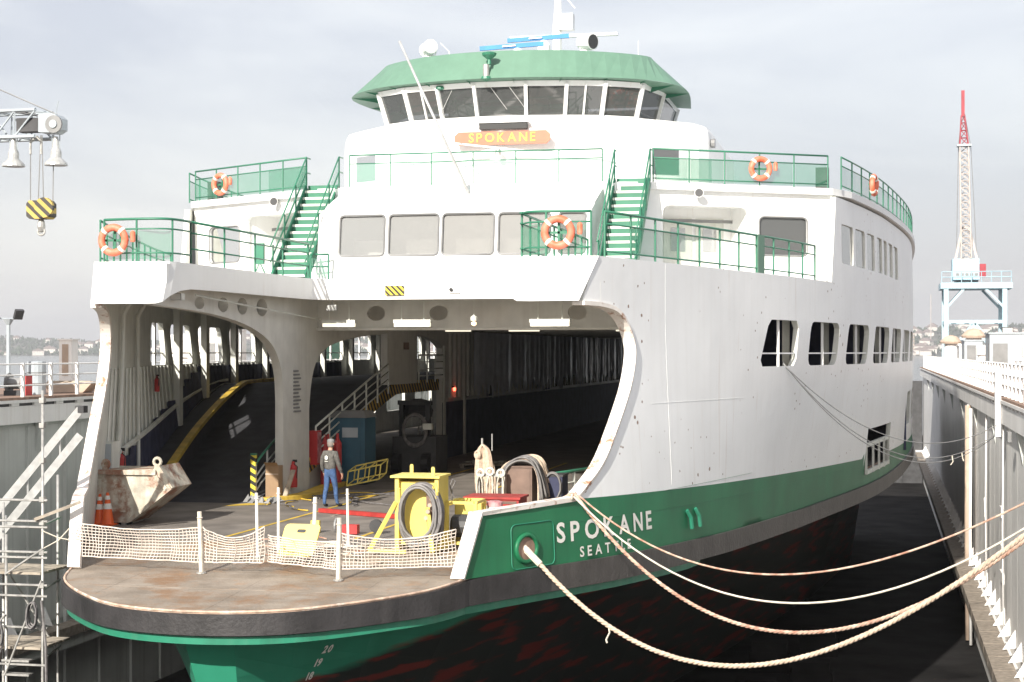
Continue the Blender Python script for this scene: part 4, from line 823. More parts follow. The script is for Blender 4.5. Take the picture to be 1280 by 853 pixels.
T = thing('vent_stack', 'white rusty square stack on left dock behind railing', 'stack', (-17.5,56.6,2.58)); MB().bx(-17.75,-17.25,56.3,56.8,2.58,4.5).build('shaft','dockwhite',T); MB().bx(-17.62,-17.38,56.27,56.3,3.2,4.35).build('rust_door','tan',T); MB().bx(-17.8,-17.2,56.25,56.85,4.5,4.55).build('cap','dockwhite',T)
for x, y, r, h, lab in ((-17.2,53.6,.32,1.15,'grey steel drum behind left dock railing, right one'),(-17.4,50.8,.3,1.0,'grey steel drum behind left dock railing, left one')):
    T = thing('steel_drum', lab, 'drum', (x,y,2.58)); MB().lathe([(r,2.58),(r,2.58+h),(r*.3,2.6+h)],(x,y,0),14).build('shell','cranegrey',T); [MB().torus((x,y,2.58+h*q),r,.02,(0,0,1),14,5).build('hoop','midgrey',T) for q in (.33,.66)]
T = thing('winch', 'dark winch with cables on left dock behind railing', 'winch', (-17.0,51.9,2.58)); MB().bx(-17.4,-16.7,51.7,52.2,2.58,2.75).build('bed','darkgrey',T); MB().lathe([(.35,-.3),(.35,-.26),(.2,-.26),(.2,.26),(.35,.26),(.35,.3)],(-17.05,51.95,3.0),12,'x').build('drum','midgrey',T); MB().bx(-16.75,-16.6,51.75,52.2,2.58,3.25).build('gearbox','red',T)
T = thing('skiff', 'small tan boat hull lying on left dock deck by the stack', 'boat', (-17.0,55.5,2.58)); MB().prism([(-.9,.35),(-.6,0),(.7,0),(1.1,.4)], lambda a,b,t: (-17.0+a, 55.3+t, 2.6+b), 0, .7).build('hull','tan',T); MB().bx(-17.8,-16.1,55.5,55.6,2.95,3.02).build('thwart','plank',T)
T = thing('storage_tank', 'upright white tank on left dock, seen through ferry window', 'tank', (-19,70,2.58)); MB().lathe([(.8,2.58),(.8,4.6),(.6,4.8),(.1,4.9)],(-19,70,0),18).build('shell','dockwhite',T); MB().torus((-19,70,3.8),.81,.03,(0,0,1),18,5).build('band','steel',T)
house_box('equipment_house', 'tan and white shed on left dock, seen through ferry window', 'equipment box', -19.6,-18.2,73.5,76,5.1,'dockwhite')
house_box('equipment_house', 'green site cabin on left dock, seen through ferry window near pillar', 'equipment box', -19.5,-17.2,84,88,5.0,'railgreen')
# mooring bollard on the right dock
T = thing('bollard', 'steel mooring bollard on the right dock wall where ropes end', 'bollard', (16.3,29.3,2.58)); MB().lathe([(.25,2.58),(.18,2.7),(.18,3.0),(.28,3.1),(.2,3.2)],(16.3,29.3,0),14).build('post','steel',T); MB().bx(15.95,16.65,28.9,29.7,2.582,2.62).build('base_plate','steel',T)

# ------------------------------------------------------------------ cranes
def truss(p, q, w, h, n, r, m, parent, name='boom_truss', taper=1.0):
    """four chords (parts) and one joined set of lacing for the boom."""
    p = Vector(p); q = Vector(q); d = (q-p).normalized(); up_ = Vector((0,0,1)) if abs(d.z) < .9 else Vector((0,1,0)); a = d.cross(up_).normalized(); b = a.cross(d)
    C4 = lambda t: [p.lerp(q,t)+a*sx*w/2*lerp(1,taper,t)+b*sz*h/2*lerp(1,taper,t) for sx, sz in ((-1,-1),(1,-1),(1,1),(-1,1))]
    for k in range(4): MB().tube([C4(0)[k], C4(1)[k]], r, 6).build('chord', m, parent)
    for i in range(n):
        A = C4(i/n); B = C4((i+1)/n)
        for k in range(4): MB().tube([A[k], B[(k+1) % 4]], r*.6, 5).build('lacing_bar', m, parent)
        mb = MB(); [mb.tube([A[k], A[(k+1) % 4]], r*.5, 4) for k in range(4)]; mb.build('batten_frame', m, parent)
T = thing('jib_crane', 'grey lattice jib crane reaching over the dock at top left', 'crane', (-19.2,46.5,2.58))
MB().lathe([(.7,2.58),(.6,2.9),(.45,3.2),(.45,9.4),(.7,9.6),(.7,9.9)],(-19.2,46.5,0),14).build('pedestal','cranegrey',T); MB().bx(-20.6,-18.4,45.7,47.3,9.9,11.6).build('cab','cranegrey',T); MB().bx(-18.42,-18.38,45.9,47.1,10.7,11.4).build('cab_window','darkglass',T)
truss((-18.4,46.4,10.95),(-12.35,45.05,10.78), .75,.78,8,.055,'cranegrey',T)
MB().prism([(-.35,-.26),(.2,-.30),(.40,-.2),(.40,.12),(.25,.24),(-.05,.30),(-.35,.26)], lambda a,b,t: (-12.05+a*.97, 45.0-a*.2+t, 10.78+b), -.28, .28).build('boom_head','cranegrey',T)
MB().cyl((-11.82,44.62,10.72),(-11.82,44.7,10.72),.26,n=16).build('sheave','midgrey',T); MB().cyl((-11.82,44.58,10.72),(-11.82,44.62,10.72),.12,n=12).build('sheave_hub','cranegrey',T)
MB().bx(-13.1,-12.35,44.8,45.2,10.55,10.95).build('hoist_motor','darkgrey',T)
for a, b in (((-18.5,46.4,13.8),(-11.9,45,11.05)),((-18.5,46.4,12.2),(-12.1,45,10.95)),((-18.5,46.4,12.0),(-12.6,45,11.1))): MB().tube([a,b],.02,4).build('stay_cable','cable',T)
MB().tube([(-18.6,46.4,11.6),(-18.5,46.4,13.8)],.06,6).build('stay_post','cranegrey',T)
MB().tube([(-11.95,45,11.05),(-11.85,45,11.45)],.02,4).build('aerial','cranegrey',T)
for k, (x, lab) in enumerate(((-13.3,'left'),(-11.93,'right'))):
    l = MB().lathe([(.06,10.4),(.1,10.2),(.12,10.05),(.16,9.95),(.16,9.78),(.33,9.62),(.34,9.55),(.30,9.55)],(x,45,0),16).build('crane_lamp','alu',T); MB().lathe([(.29,9.58),(.05,9.60)],(x,45,0),14).build('lamp_lens','lampglass',T)
    for dx in (-.12,.12): MB().tube([(x+dx,45,10.45),(x+dx,45,10.05)],.02,4).build('lamp_hanger','cranegrey',T)
hk = thing('hook_block', 'yellow and black striped hook block hanging below the lattice crane', 'hook block', (-12.4,45,7.7))
MB().prism([(-.38,-.22),(-.28,-.30),(.28,-.30),(.38,-.22),(.38,.15),(.30,.24),(-.30,.24),(-.38,.15)], lambda a,b,t: (-12.4+a,45+t,8.28+b), -.2,.2).build('block_body','hookstripe',hk)
MB().lathe([(.3,-.06),(.3,.06)],(-12.2,44.8,8.3),16,'y').build('block_sheave','hookstripe',hk)
MB().lathe([(.06,7.98),(.1,7.9),(.12,7.75),(.08,7.62),(.02,7.58)],(-12.4,45,0),10).build('shank','steel',hk); MB().torus((-12.4,45,7.62),.11,.035,(0,1,0),14,6).build('hook','steel',hk)
for x, x2 in ((-12.75,-12.75),(-12.5,-12.42),(-12.33,-12.38),(-12.03,-12.0)): MB().tube([(x,45,8.5),(x2,45,10.45)],.018,4).build('fall_rope','cable',hk)
for x in (-12.75,-12.4): MB().tube([(x,45,9.9),(x,45,10.25),(-12.55,45,10.42)],.04,6).build('rope_socket','steel',hk)
# blue gantry crane far along the right wall
T = thing('gantry_crane', 'pale blue portal crane with upright white lattice boom, far right', 'crane', (20.4,161,2.58))
xs = (17.7,22.9)
for x in xs:
    for y in (159,164): MB().bar((x,y,2.58),(x,y,10.0),.42,.42).build('leg','craneblue',T)
    MB().bar((x,159,6.8),(x,164,6.8),.3,.3).build('side_tie','craneblue',T)
MB().bx(17.2,23.6,158.7,164.3,9.9,10.45).build('portal_deck','craneblue',T)
for y in (159,164):
    MB().bx(17.9,22.7,y-.15,y+.15,6.7,7.0).build('portal_tie','craneblue',T); MB().bar((17.8,y,3.3),(20.3,y,6.7),.25,.25).build('brace','craneblue',T); MB().bar((22.8,y,3.3),(20.3,y,6.7),.25,.25).build('brace','craneblue',T); MB().bar((17.8,y,8.2),(19.3,y,9.9),.22,.22).build('brace','craneblue',T); MB().bar((22.8,y,8.2),(21.2,y,9.9),.22,.22).build('brace','craneblue',T)
for h in (.5,1.0): MB().tube([(17.3,158.8,10.45+h),(23.5,158.8,10.45+h)],.04,4).build('guard_rail','craneblue',T)
for i in range(8): MB().tube([(17.3+i*.885,158.8,10.45),(17.3+i*.885,158.8,11.45)],.035,4).build('guard_post','craneblue',T)
MB().bx(18.3,20.7,159.6,163,10.75,12.7).build('machinery_house','craneblue',T); MB().lathe([(1.1,10.45),(1.1,10.75)],(19.6,161.3,0),16).build('slewing_ring','midgrey',T); MB().bx(20.72,21.3,159.8,161,11.0,12.2).build('counterweight','cranered',T)
for i in range(5): MB().bx(18.6+i*.42,18.9+i*.42,159.58,159.6,11.1,11.35).build('vent_grille','midgrey',T)
MB().bar((18.6,160.2,12.7),(19.2,160.2,15.6),.22,.22).build('a_frame_leg','cranewhite',T); MB().bar((20.5,160.2,12.7),(19.8,160.2,15.6),.22,.22).build('a_frame_leg','cranewhite',T); MB().bar((19.2,160.2,15.6),(19.8,160.2,15.6),.22,.22).build('a_frame_head','cranewhite',T)
truss((19.55,160,12.7),(19.35,160,23.2),.9,.8,16,.07,'cranewhite',T,taper=.85)
truss((19.35,160,23.2),(19.25,160,26.0),.76,.68,4,.06,'cranered',T,taper=.4)
MB().bx(19.1,19.4,159.85,160.15,25.9,28.3).build('boom_tip','cranered',T); MB().bx(18.7,20.0,159.5,160.5,23.1,23.3).build('boom_collar','cranegrey',T)
for dx in (-.9,.95): MB().tube([(19.6+dx,161,12.7),(19.4+dx*.6,160.4,23.2),(19.25,160.2,27)],.03,4).build('stay_cable','cable',T)
# ------------------------------------------------------------------ far shore
def ridge(x): return float(np.interp(x,[-6000,-2200,-1900,-1400,-1000,-500,0,60,300,900,4500],[30,34,30,40,50,50,52,52,66,74,70]))+6*math.sin(x*.011)+4*math.sin(x*.031+1)
def hz(x, y):
    t = min(1,max(0,(y-3200)/700)); return -4+(ridge(x)+3*math.sin(x*.02+y*.01))*(t*t*(3-2*t)) if y > 3200 else -5
xs_ = np.arange(-6000,4501,60); ys_ = list(np.arange(3180,4300,80)); vs = [(x,y,hz(x,y)) for y in ys_ for x in xs_]; n = len(xs_)
tag(MB().add(vs,[(j*n+i,j*n+i+1,(j+1)*n+i+1,(j+1)*n+i) for j in range(len(ys_)-1) for i in range(n-1)]).build('hills','hill',smooth=True), kind='structure')
mb = MB()
for i in range(6500):
    x = rnd.uniform(-2600,-450) if i % 3 else rnd.uniform(-80,900); y = rnd.uniform(3240,3960); z = hz(x,y); w = rnd.uniform(5,13); h = rnd.uniform(5,12); a = rnd.random()*3
    p = [(x+w*.5*math.cos(a+k*2.09)*rnd.uniform(.6,1.2), y+w*.5*math.sin(a+k*2.09), z+h*rnd.uniform(.25,.5)) for k in range(3)]
    mb.add(p+[(x,y,z-1),(x+rnd.uniform(-2,2),y,z+h)], [(0,1,4),(1,2,4),(2,0,4),(1,0,3),(2,1,3),(0,2,3)])
tag(mb.build('hillside_trees','foliage'), 'dark trees covering the far hillsides behind the harbour', 'trees', kind='stuff')
hb_ = MB().bx(-6,6,-5,5,0,7); src = None
for i in range(240):
    x = rnd.uniform(-2300,-700) if i % 2 else rnd.uniform(20,480); y = rnd.uniform(3250,3850)
    if src is None:
        T0 = thing('hill_house','tiny pale house among trees on the far hillside','house',(x,y,hz(x,y)),0,'houses on the far hillside'); MB().bx(-6,6,-5,5,-3,6).build('wall','housewall',T0,world=False); MB().prism([(-7,6),(7,6),(0,10)], lambda a,b,t: (a,t,b), -5.5,5.5).build('roof','houseroof',T0,world=False); src = T0
    else:
        c = copy_tree(src); c.location = (x,y,hz(x,y)); c.rotation_euler = (0,0,rnd.uniform(-.6,.6)); s = rnd.uniform(.7,1.7); c.scale = (s*rnd.uniform(.8,1.6),s,s)
T = thing('apartment_tower','pale pink apartment block on the far hill, right of the ferry','building',(62,3300,5)); MB().bx(48,76,3290,3305,0,40).build('wall','tan',T); MB().bx(52,72,3292,3303,40,45).build('roof_house','housewall',T)
for k in range(5): MB().bx(48.5,75.5,3289.6,3290,6+k*7,9+k*7).build('window_row','midgrey',T)
T = thing('radio_mast','thin pale radio mast on the far hill beside the crane','mast',(110,3400,30)); MB().tube([(110,3400,30),(110,3400,118)],.9,4).build('lattice','cranewhite',T); MB().bx(108,112,3399,3401,90,91).build('platform','cranewhite',T)

# ------------------------------------------------------------------ things on the car deck
def hose_coil(cx, cy, cz, rx, rz_, n, r, m, name, parent, ax='y', spread=.05):
    mb = MB()
    for k in range(n):
        a0 = rnd.random()*6; q = 1+rnd.uniform(-.08,.08); off = rnd.uniform(-spread,spread); pts = []
        for i in range(26):
            a = 2*math.pi*i/26; u = rx*q*math.cos(a)+rnd.uniform(-.008,.008); v = rz_*q*math.sin(a)-.03*k*(math.sin(a) < 0); pts.append((cx+u, cy+off+.03*math.sin(a+a0), cz+v) if ax == 'y' else (cx+off+.03*math.sin(a+a0), cy+u, cz+v) if ax == 'x' else (cx+u, cy+v, cz+.02+abs(off)))
        mb.tube(pts, r, 6, closed=True)
    return mb.build(name, m, parent, smooth=True)
# safety net across the deck end
def net(p, q, z0, z1, sag0, sag1, lab, pin=0):
    p = Vector(p); q = Vector(q); L = (q-p).length; nu = int(L/.07); nv = 10
    T = thing('safety_net', lab, 'net', p.lerp(q,.5)); d = (q-p).normalized(); nn = Vector((-d.y,d.x,0))
    def P(u, v):
        s = 4*u*(1-u); wob = .03*math.sin(u*19+v*3)+.02*math.sin(u*43+1)
        zt = z1-sag1*s; zb_ = z0; b = p.lerp(q,u)
        return b+nn*(wob+.12*math.sin(v*3.1)*s)+Vector((0,0,lerp(zb_,zt,v)))+d*(.012*math.sin(v*9+u*30))
    mb = MB()
    for i in range(nu+1): mb.tube([P(i/nu, j/nv) for j in range(nv+1)], .0078, 3)
    for j in range(1, nv): mb.tube([P(i/(nu//2), j/nv) for i in range(nu//2+1)], .0078, 3)
    tag(mb.build('netting','netcord',T), kind='stuff')
    for v in (0, 1): MB().tube([P(i/24, v) for i in range(25)], .014, 5).build('border_rope','netcord',T,smooth=True)
def dk(y): return dz(y)
net((-4.05,30.7,-.03),(-1.2,30.5,-.06),.02,.70,.3,.10,'white cord safety net hung left of the first net post')
net((-1.2,30.5,-.06),(.05,30.6,-.05),.02,.72,.4,.22,'sagging white net span between first post and yellow sign')
net((.05,30.75,-.05),(1.7,30.2,-.08),.02,.55,.3,.05,'white cord net span in front of yellow leaning board')
net((1.7,30.2,-.08),(3.85,30.75,-.03),.02,.72,.3,.16,'white cord safety net in front of the yellow machine')
def post(x, y, z1, r, lean, lab, m='ropepale'):
    T = thing('net_post', lab, 'post', (x,y,dk(y)))
    MB().tube([(x,y,dk(y)),(x+lean,y,z1)], r, 8).build('pipe',m,T,smooth=False); MB().lathe([(r*2.2,dk(y)+.003),(r*2.2,dk(y)+.03),(r*1.2,dk(y)+.04)],(x,y,0),10).build('foot','steel',T); MB().torus((x+lean*.8,y,z1-.12),r+.006,.012,(0,0,1),10,4).build('lashing','netcord',T)
post(-1.2,30.48,.95,.045,-.04,'tan net post, leftmost of the tall ones on deck end'); post(1.7,30.18,.92,.045,.02,'tan net post standing right of the yellow board')
post(-.62,32.0,1.2,.032,-.03,'thin white post behind the net, left of yellow board','whiteletter'); post(-.25,32.2,1.3,.03,0,'thin white post directly behind the yellow board, left','whiteletter'); post(.5,32.2,1.12,.04,.04,'thick white post right behind the yellow leaning board','whiteletter'); post(.85,33.4,1.2,.028,-.02,'thin white post farthest back beside red strip','whiteletter')
T = thing('leaning_board', 'yellow plastic board leaning behind the net', 'board', (.4,31.4,0)); MB().prism(rrect(-.37,0,.37,.68,.09,4), lambda a,b,t: (.42+a+b*.12, 31.3+b*.45+t, .02+b*.9-t*.3), 0,.05).build('panel','yellow',T); MB().prism(rrect(-.09,.5,.09,.57,.03,3), lambda a,b,t: (.42+a+b*.12, 31.292+b*.45+t, .02+b*.9), 0,.006).build('hand_slot','black',T)
# tipping skip
T = thing('scrap_skip', 'rust stained white steel skip with pointed nose on ferry deck', 'skip', (-5.5,36.9,0), .03); T.scale = (1.1,1.1,1.12)
prof = [(-.98,1.12),(-.86,.02),(-.05,.02),(1.0,.72),(.72,1.2),(-.9,1.12)]; prof = [(-.95,1.12),(-.84,.05),(-.02,.05),(.98,.80),(.68,1.25),(.55,1.18)]
MB().prism(prof, lambda a,b,t: (a,t,b), -.55,.55).build('body','skip',T,world=False)
MB().bx(-1.03,.62,-.62,-.55,1.06,1.16).bx(-1.03,.62,.55,.62,1.06,1.16).bx(-1.05,-.95,-.62,.62,1.06,1.16).build('rim','skip',T,world=False)
MB().bar((.02,-.57,.1),(.95,-.57,.8),.05,.08).bar((.50,-.57,1.15),(.88,-.57,.74),.05,.08).build('side_rib','skip',T,world=False); MB().bx(-.86,-.06,-.59,-.551,.28,.36).build('side_rib','skip',T,world=False)
for x in (-.55,.62): MB().torus((x,-.5,1.27 if x < 0 else 1.33),.08,.035,(0,1,0),12,6).build('lifting_eye','skip',T,world=False); MB().bx(x-.06,x+.06,-.53,-.47,1.12,1.25).build('eye_plate','skip',T,world=False)
MB().bx(-.8,-.7,-.5,.5,.0,.06).bx(-.2,-.1,-.5,.5,.0,.06).build('skid','steel',T,world=False)
def cone(x, y, h, lab, z=0):
    T = thing('traffic_cone', lab, 'traffic cone', (x,y,z)); r = .15*h/.75
    MB().bx(x-.19,x+.19,y-.19,y+.19,z+.005,z+.04).build('base','orange',T); MB().lathe([(r,z+.04),(.03,z+h),(.01,z+h+.005)],(x,y,0),14).build('body','orange',T,smooth=False)
    for a, b in ((.45,.62),(.74,.86)): MB().lathe([(lerp(r,.03,a)+.004,z+.04+h*a),(lerp(r,.03,b)+.004,z+.04+h*b)],(x,y,0),14).build('band','whiteletter',T)
cone(-6.2,36.25,.72,'orange traffic cone by the left bulwark, left of two'); cone(-5.98,36.2,.76,'orange traffic cone by the left bulwark, right of two')
cone(-5.5,61,.8,'orange cone deep inside below the ladder, left of two'); cone(-4.9,60.6,.8,'orange cone deep inside below the ladder, right of two'); cone(3.35,42.8,.75,'orange cone against the green rail at right of deck')
# locker and gear by the left bulwark
T = thing('wall_locker','grey locker with brown crate on it by left bulwark','locker',(-6.55,37.3,0)); MB().bx(-6.75,-6.3,37.1,37.5,0.01,1.9).build('cabinet','offwhite',T); MB().bx(-6.72,-6.33,37.08,37.1,.9,1.85).build('door','cranegrey',T); MB().bx(-6.8,-6.4,36.8,37.08,.9,1.45).build('crate','cardboard',T); MB().tube([(-6.5,37.0,2.0),(-6.5,37.0,1.9)],.05,6).build('knob','tan',T)
def extinguisher(x, y, z, lab, s=1.0):
    T = thing('fire_extinguisher', lab, 'fire extinguisher', (x,y,z)); MB().lathe([(.085*s,z),(.09*s,z+.05*s),(.09*s,z+.42*s),(.04*s,z+.5*s),(.03*s,z+.56*s)],(x,y,0),12).build('cylinder','red',T,smooth=False); MB().bx(x-.02,x+.08*s,y-.02,y+.02,z+.54*s,z+.6*s).build('handle','black',T); MB().tube([(x,y-.03,z+.53*s),(x+.11*s,y-.06,z+.45*s),(x+.1*s,y-.08,z+.2*s)],.013,5).build('hose','black',T)
extinguisher(-6.7,38.4,.9,'red extinguisher hung low on the left wall by the skip',1.3); extinguisher(-8.1,43.6,2.95,'small red extinguisher high on left wall above the ramp',.8); extinguisher(-4.42,44.6,.25,'red extinguisher at the foot of the grey pillar',1.3)
T = thing('hose_cabinet','red fire hose cabinet hung right of the grey pillar','cabinet',(-4.55,46.75,.9)); MB().bx(-4.66,-4.4,46.55,46.95,.75,1.75).build('box','red',T); MB().bx(-4.398,-4.38,46.6,46.9,.8,1.7).build('door','fadedred',T)
T = thing('gas_bottles','dark red gas bottles standing by the ramp wall','gas bottles',(-4.5,47.7,0))
for x, y in ((-4.45,47.4),(-4.48,47.8),(-4.3,48.15)): MB().lathe([(.13,.01),(.13,1.3),(.05,1.45),(.04,1.6)],(x,y,0),12).build('bottle','rustplate' if y > 48.5 else 'red',T,smooth=False)
T = thing('hazard_bollard','yellow and black striped post by the green ramp rail','post',(-4.95,42.9,0)); MB().bx(-5.02,-4.88,42.85,42.97,.0,1.25).build('striped_post','hazardpost',T); MB().bx(-5.02,-4.88,42.83,42.99,1.25,1.3).build('cap','railgreen',T)
T = thing('cardboard_box','tall brown cardboard box beside the striped post','box',(-4.5,43.3,0)); MB().bx(-4.7,-4.33,43.15,43.5,.01,.95).build('carton','cardboard',T); MB().bx(-4.7,-4.33,43.14,43.15,.7,.74).build('tape','tan',T); MB().add([(-4.7,43.15,.95),(-4.33,43.15,.95),(-4.33,43.0,1.05),(-4.7,43.0,1.05)],[(0,1,2,3)]).build('flap','cardboard',T)
T = thing('plank','loose board leaning on the cardboard box','plank',(-4.15,43.5,0)); MB().bar((-4.22,43.3,.02),(-4.1,43.7,.8),.14,.04).build('board','plank',T)
T = thing('rag_heap','heap of clear plastic and rags on deck before the box','rubbish',(-4.6,42.4,0))
mb = MB()
for i in range(26): x = -4.6+rnd.uniform(-.35,.45); y = 42.4+rnd.uniform(-.3,.3); mb.add([(x,y,.01),(x+rnd.uniform(.05,.25),y+rnd.uniform(-.1,.1),rnd.uniform(.03,.2)),(x+rnd.uniform(-.1,.1),y+rnd.uniform(.05,.2),rnd.uniform(.05,.25)),(x-rnd.uniform(.05,.2),y,.02)],[(0,1,2),(0,2,3)])
tag(mb.build('crumpled_sheets','midgrey',T), kind='stuff')
# yellow floor kerb
T = thing('floor_kerb','yellow painted kerb curving round the ramp foot','kerb',(-4.0,45,0))
kp = cat([(-4.3,42.6),(-3.85,43.4),(-3.7,44.6),(-3.95,46.5),(-4.1,48.5)],5); MB().add([(x-w,y,h) for x,y in kp for w,h in ((.5,.004),(.5,.12),(0,.12),(0,.004))],[(i*4+j,(i+1)*4+j,(i+1)*4+(j+1) % 4,i*4+(j+1) % 4) for i in range(len(kp)-1) for j in range(4)]+[(0,1,2,3)]).build('kerb_stone','yellowline',T)
T = thing('floor_mark','yellow painted triangle on deck below the striped post','floor marking',(-4.6,41.6,0)); MB().add([(-5.0,41.9,.008),(-4.2,41.9,.008),(-4.6,42.6,.008),(-5.2,41.2,.008)],[(3,0,1),(0,2,1)]).build('paint','yellowline',T)
# portable toilet, forklift-like pile, ladder, rack
T = thing('portable_toilet','dark blue portable toilet with grey roof inside the ferry','portable toilet',(-4.15,49.3,0)); x0, x1, y0, y1 = -4.72,-3.62,48.75,49.85
MB().bx(x0,x1,y0,y1,.05,2.05).build('cabin','toiletblue',T); MB().add([(x0-.05,y0-.05,2.05),(x1+.05,y0-.05,2.05),(x1+.05,y1+.05,2.05),(x0-.05,y1+.05,2.05),(x0+.1,y0+.2,2.25),(x1-.1,y0+.2,2.25),(x1-.1,y1-.1,2.25),(x0+.1,y1-.1,2.25)],[(0,1,5,4),(1,2,6,5),(2,3,7,6),(3,0,4,7),(4,5,6,7),(3,2,1,0)]).build('roof','midgrey',T); MB().bx(x0+.35,x1-.15,y0-.02,y0,.1,1.95).build('door','toiletblue',T); MB().bx(x0+.38,x1-.22,y0-.03,y0-.021,1.45,1.75).build('notice','cranegrey',T); MB().bx(x0,x1,y0,y1,0.005,.05).build('skid','black',T)
T = thing('machinery_pile','dark heap of machinery and hoses behind the blue toilet','machinery',(-3.4,54,0))
MB().bx(-4.1,-2.6,53.3,54.8,.02,1.25).build('engine_housing','darkgrey',T); MB().bx(-3.9,-3.75,53.4,53.6,1.25,2.3).bx(-3.0,-2.85,53.4,53.6,1.25,2.4).bx(-3.95,-2.8,53.4,53.6,2.3,2.45).build('mast_frame','black',T); MB().lathe([(.5,.0),(.55,.2),(.35,.55),(.1,.6)],(-3.4,53.9,1.9),10).build('covered_top','black',T); hose_coil(-3.3,53.2,1.5,.4,.5,5,.03,'hose','hose_bundle',T); MB().bx(-3.0,-2.7,53.1,53.3,1.5,1.7).build('gauge_panel','offwhite',T); MB().lathe([(.35,-.12),(.35,.12)],(-2.9,53.2,.37),14,'x').build('wheel','black',T); MB().lathe([(.35,-.12),(.35,.12)],(-3.9,53.2,.37),14,'x').build('wheel','black',T)
T = thing('step_ladder','aluminium step ladder standing under the raised lane','ladder',(-5.2,61.4,0))
for dx in (-.3,.3): MB().tube([(-5.2+dx,61.1,.01),(-5.2+dx*.6,61.5,2.3)],.03,5).build('stile','alu',T); MB().tube([(-5.2+dx,62.0,.01),(-5.2+dx*.6,61.5,2.3)],.025,5).build('rear_leg','alu',T)
for i in range(7): t = (i+.7)/8; MB().bx(-5.2-.3*(1-.4*t),-5.2+.3*(1-.4*t),lerp(61.1,61.5,t)-.04,lerp(61.1,61.5,t)+.04,2.3*t,2.3*t+.03).build('rung','alu',T)
T = thing('pipe_rack','yellow tube rack lying tilted on deck behind the man','rack',(-3.1,47.2,0))
P = lambda a,b,c: (-3.6+a*1.0+c*.05, 46.9+b*.7, .12+c*.42+a*.22+b*.12)
for b in (0,1):
    for c in (0,1): MB().tube([P(0,b,c),P(1,b,c)],.022,5).build('long_bar','yellow',T)
    for a in (0,.33,.66,1): MB().tube([P(a,b,0),P(a,b,1)],.02,5).build('upright','yellow',T)
for a in (0,.33,.66,1):
    for c in (0,1): MB().tube([P(a,0,c),P(a,1,c)],.02,5).build('cross_bar','yellow',T)
T = thing('air_hoses','tangle of yellow and black hoses on deck round the man','hoses',(-2.5,43,0))
for k in range(9):
    x, y = -3.2+rnd.uniform(-.8,.9), 43.5+rnd.uniform(-1.4,2.2); pts = [(x,y,.03)]
    a = rnd.random()*6
    for i in range(10): a += rnd.uniform(-.7,.7); x += .28*math.cos(a); y += .3*math.sin(a); pts.append((x,y,.025+.02*(k % 3)))
    MB().tube(cat(pts,3),.018,5).build('hose','yellowline' if k % 3 == 0 else 'hose',T,smooth=True)
T = thing('pallet_stack','low dark pile of chains and dunnage on the ferry floor','pallets',(-1.6,57,0))
for i in range(6): MB().bx(-2.6+.0*i,-.6,56.4+.25*i,56.58+.25*i,.12,.16).build('slat','timber',T)
for x in (-2.5,-1.6,-.7): MB().bx(x-.06,x+.06,56.4,57.85,.01,.118).build('bearer','timber',T)
for k in range(8): MB().torus((-2.4+.24*k,56.9,.2),.1,.03,(0,.5*(k % 2),1),10,5).build('chain_link','steel',T)
T = thing('red_timber','long red painted timber lying on deck behind the net','timber',(-.8,39.6,0)); MB().bar((-2.1,40.2,.06),(.6,38.9,.06),.16,.1).build('beam','redpaint',T)
for x in (-1.5,-.2): MB().bx(x-.05,x+.05,39.3,39.9,.0,.01).build('packer','timber',T)
T = thing('grinder','small red grinder and reels lying on deck behind net','power tool',(.2,35.5,0)); MB().bx(.05,.4,35.4,35.6,.02,.22).build('motor','red',T); MB().lathe([(.17,-.02),(.17,.02)],(-.1,35.5,.2),14,'x').build('disc','midgrey',T); MB().lathe([(.15,-.04),(.15,.04)],(.75,35.7,.18),14,'y').build('reel','darkgrey',T); MB().bx(-.75,-.55,35.6,35.7,.01,.28).build('battery','yellow',T)
T = thing('floor_cables','loose pale ropes and cables scattered on deck behind net','cables',(1.2,33,0))
for k in range(14):
    x, y = rnd.uniform(-.4,2.6), rnd.uniform(31.0,34.5); pts = [(x,y,.02)]; a = rnd.random()*6
    for i in range(8): a += rnd.uniform(-.8,.8); x += .2*math.cos(a); y += .2*math.sin(a); pts.append((min(x,3.4),max(y,30.9),.02+.015*(k % 3)))
    MB().tube(cat(pts,3),.016,5).build('cable',('ropepale','hose','ropered')[k % 3],T,smooth=True)
# yellow machine cabinet with hose coil
T = thing('yellow_cabinet','tall yellow machine cabinet hung with a grey hose coil','machine cabinet',(2.5,33.2,0))
MB().bx(2.06,2.14,32.75,33.55,.02,1.5).bx(2.14,2.98,33.47,33.55,.02,1.5).bx(2.9,2.98,32.75,33.47,.02,1.5).bx(2.14,2.9,32.87,32.93,.12,1.42).build('cabinet_body','yellow',T); MB().bx(1.98,3.02,32.68,33.6,1.5,1.545).build('cabinet_top','yellow',T)
for x, y in ((2.2,33.5),(2.85,32.8)): MB().prism([(-.035,0),(.035,0),(.035,.15),(.02,.18),(-.02,.18),(-.035,.15)], lambda a,b,t: (x+a,y+t,1.545+b), 0,.04).build('lifting_lug','yellow',T)
MB().bar((1.62,32.4,.03),(2.08,32.75,1.0),.07,.07).bar((2.95,32.4,.03),(2.75,32.75,.9),.07,.07).bx(1.58,2.4,32.35,32.42,.0,.07).build('outrigger','yellow',T)
hose_coil(2.60,32.58,.82,.38,.54,6,.028,'hosegrey','hose_coil',T,spread=.09); hose_coil(2.66,32.60,.80,.42,.57,7,.03,'hose','hose_coil',T,spread=.1)
MB().tube([(2.98,32.6,1.0),(3.02,32.5,1.25),(2.98,32.5,1.4),(2.92,32.55,1.3)],.035,6).build('hose_hook','yellow',T); MB().tube([(2.2,32.62,1.0),(2.2,32.55,1.3)],.035,6).build('hose_hook','yellow',T); MB().bx(2.72,2.9,32.76,32.86,.6,1.2).build('valve_block','brownbox',T)
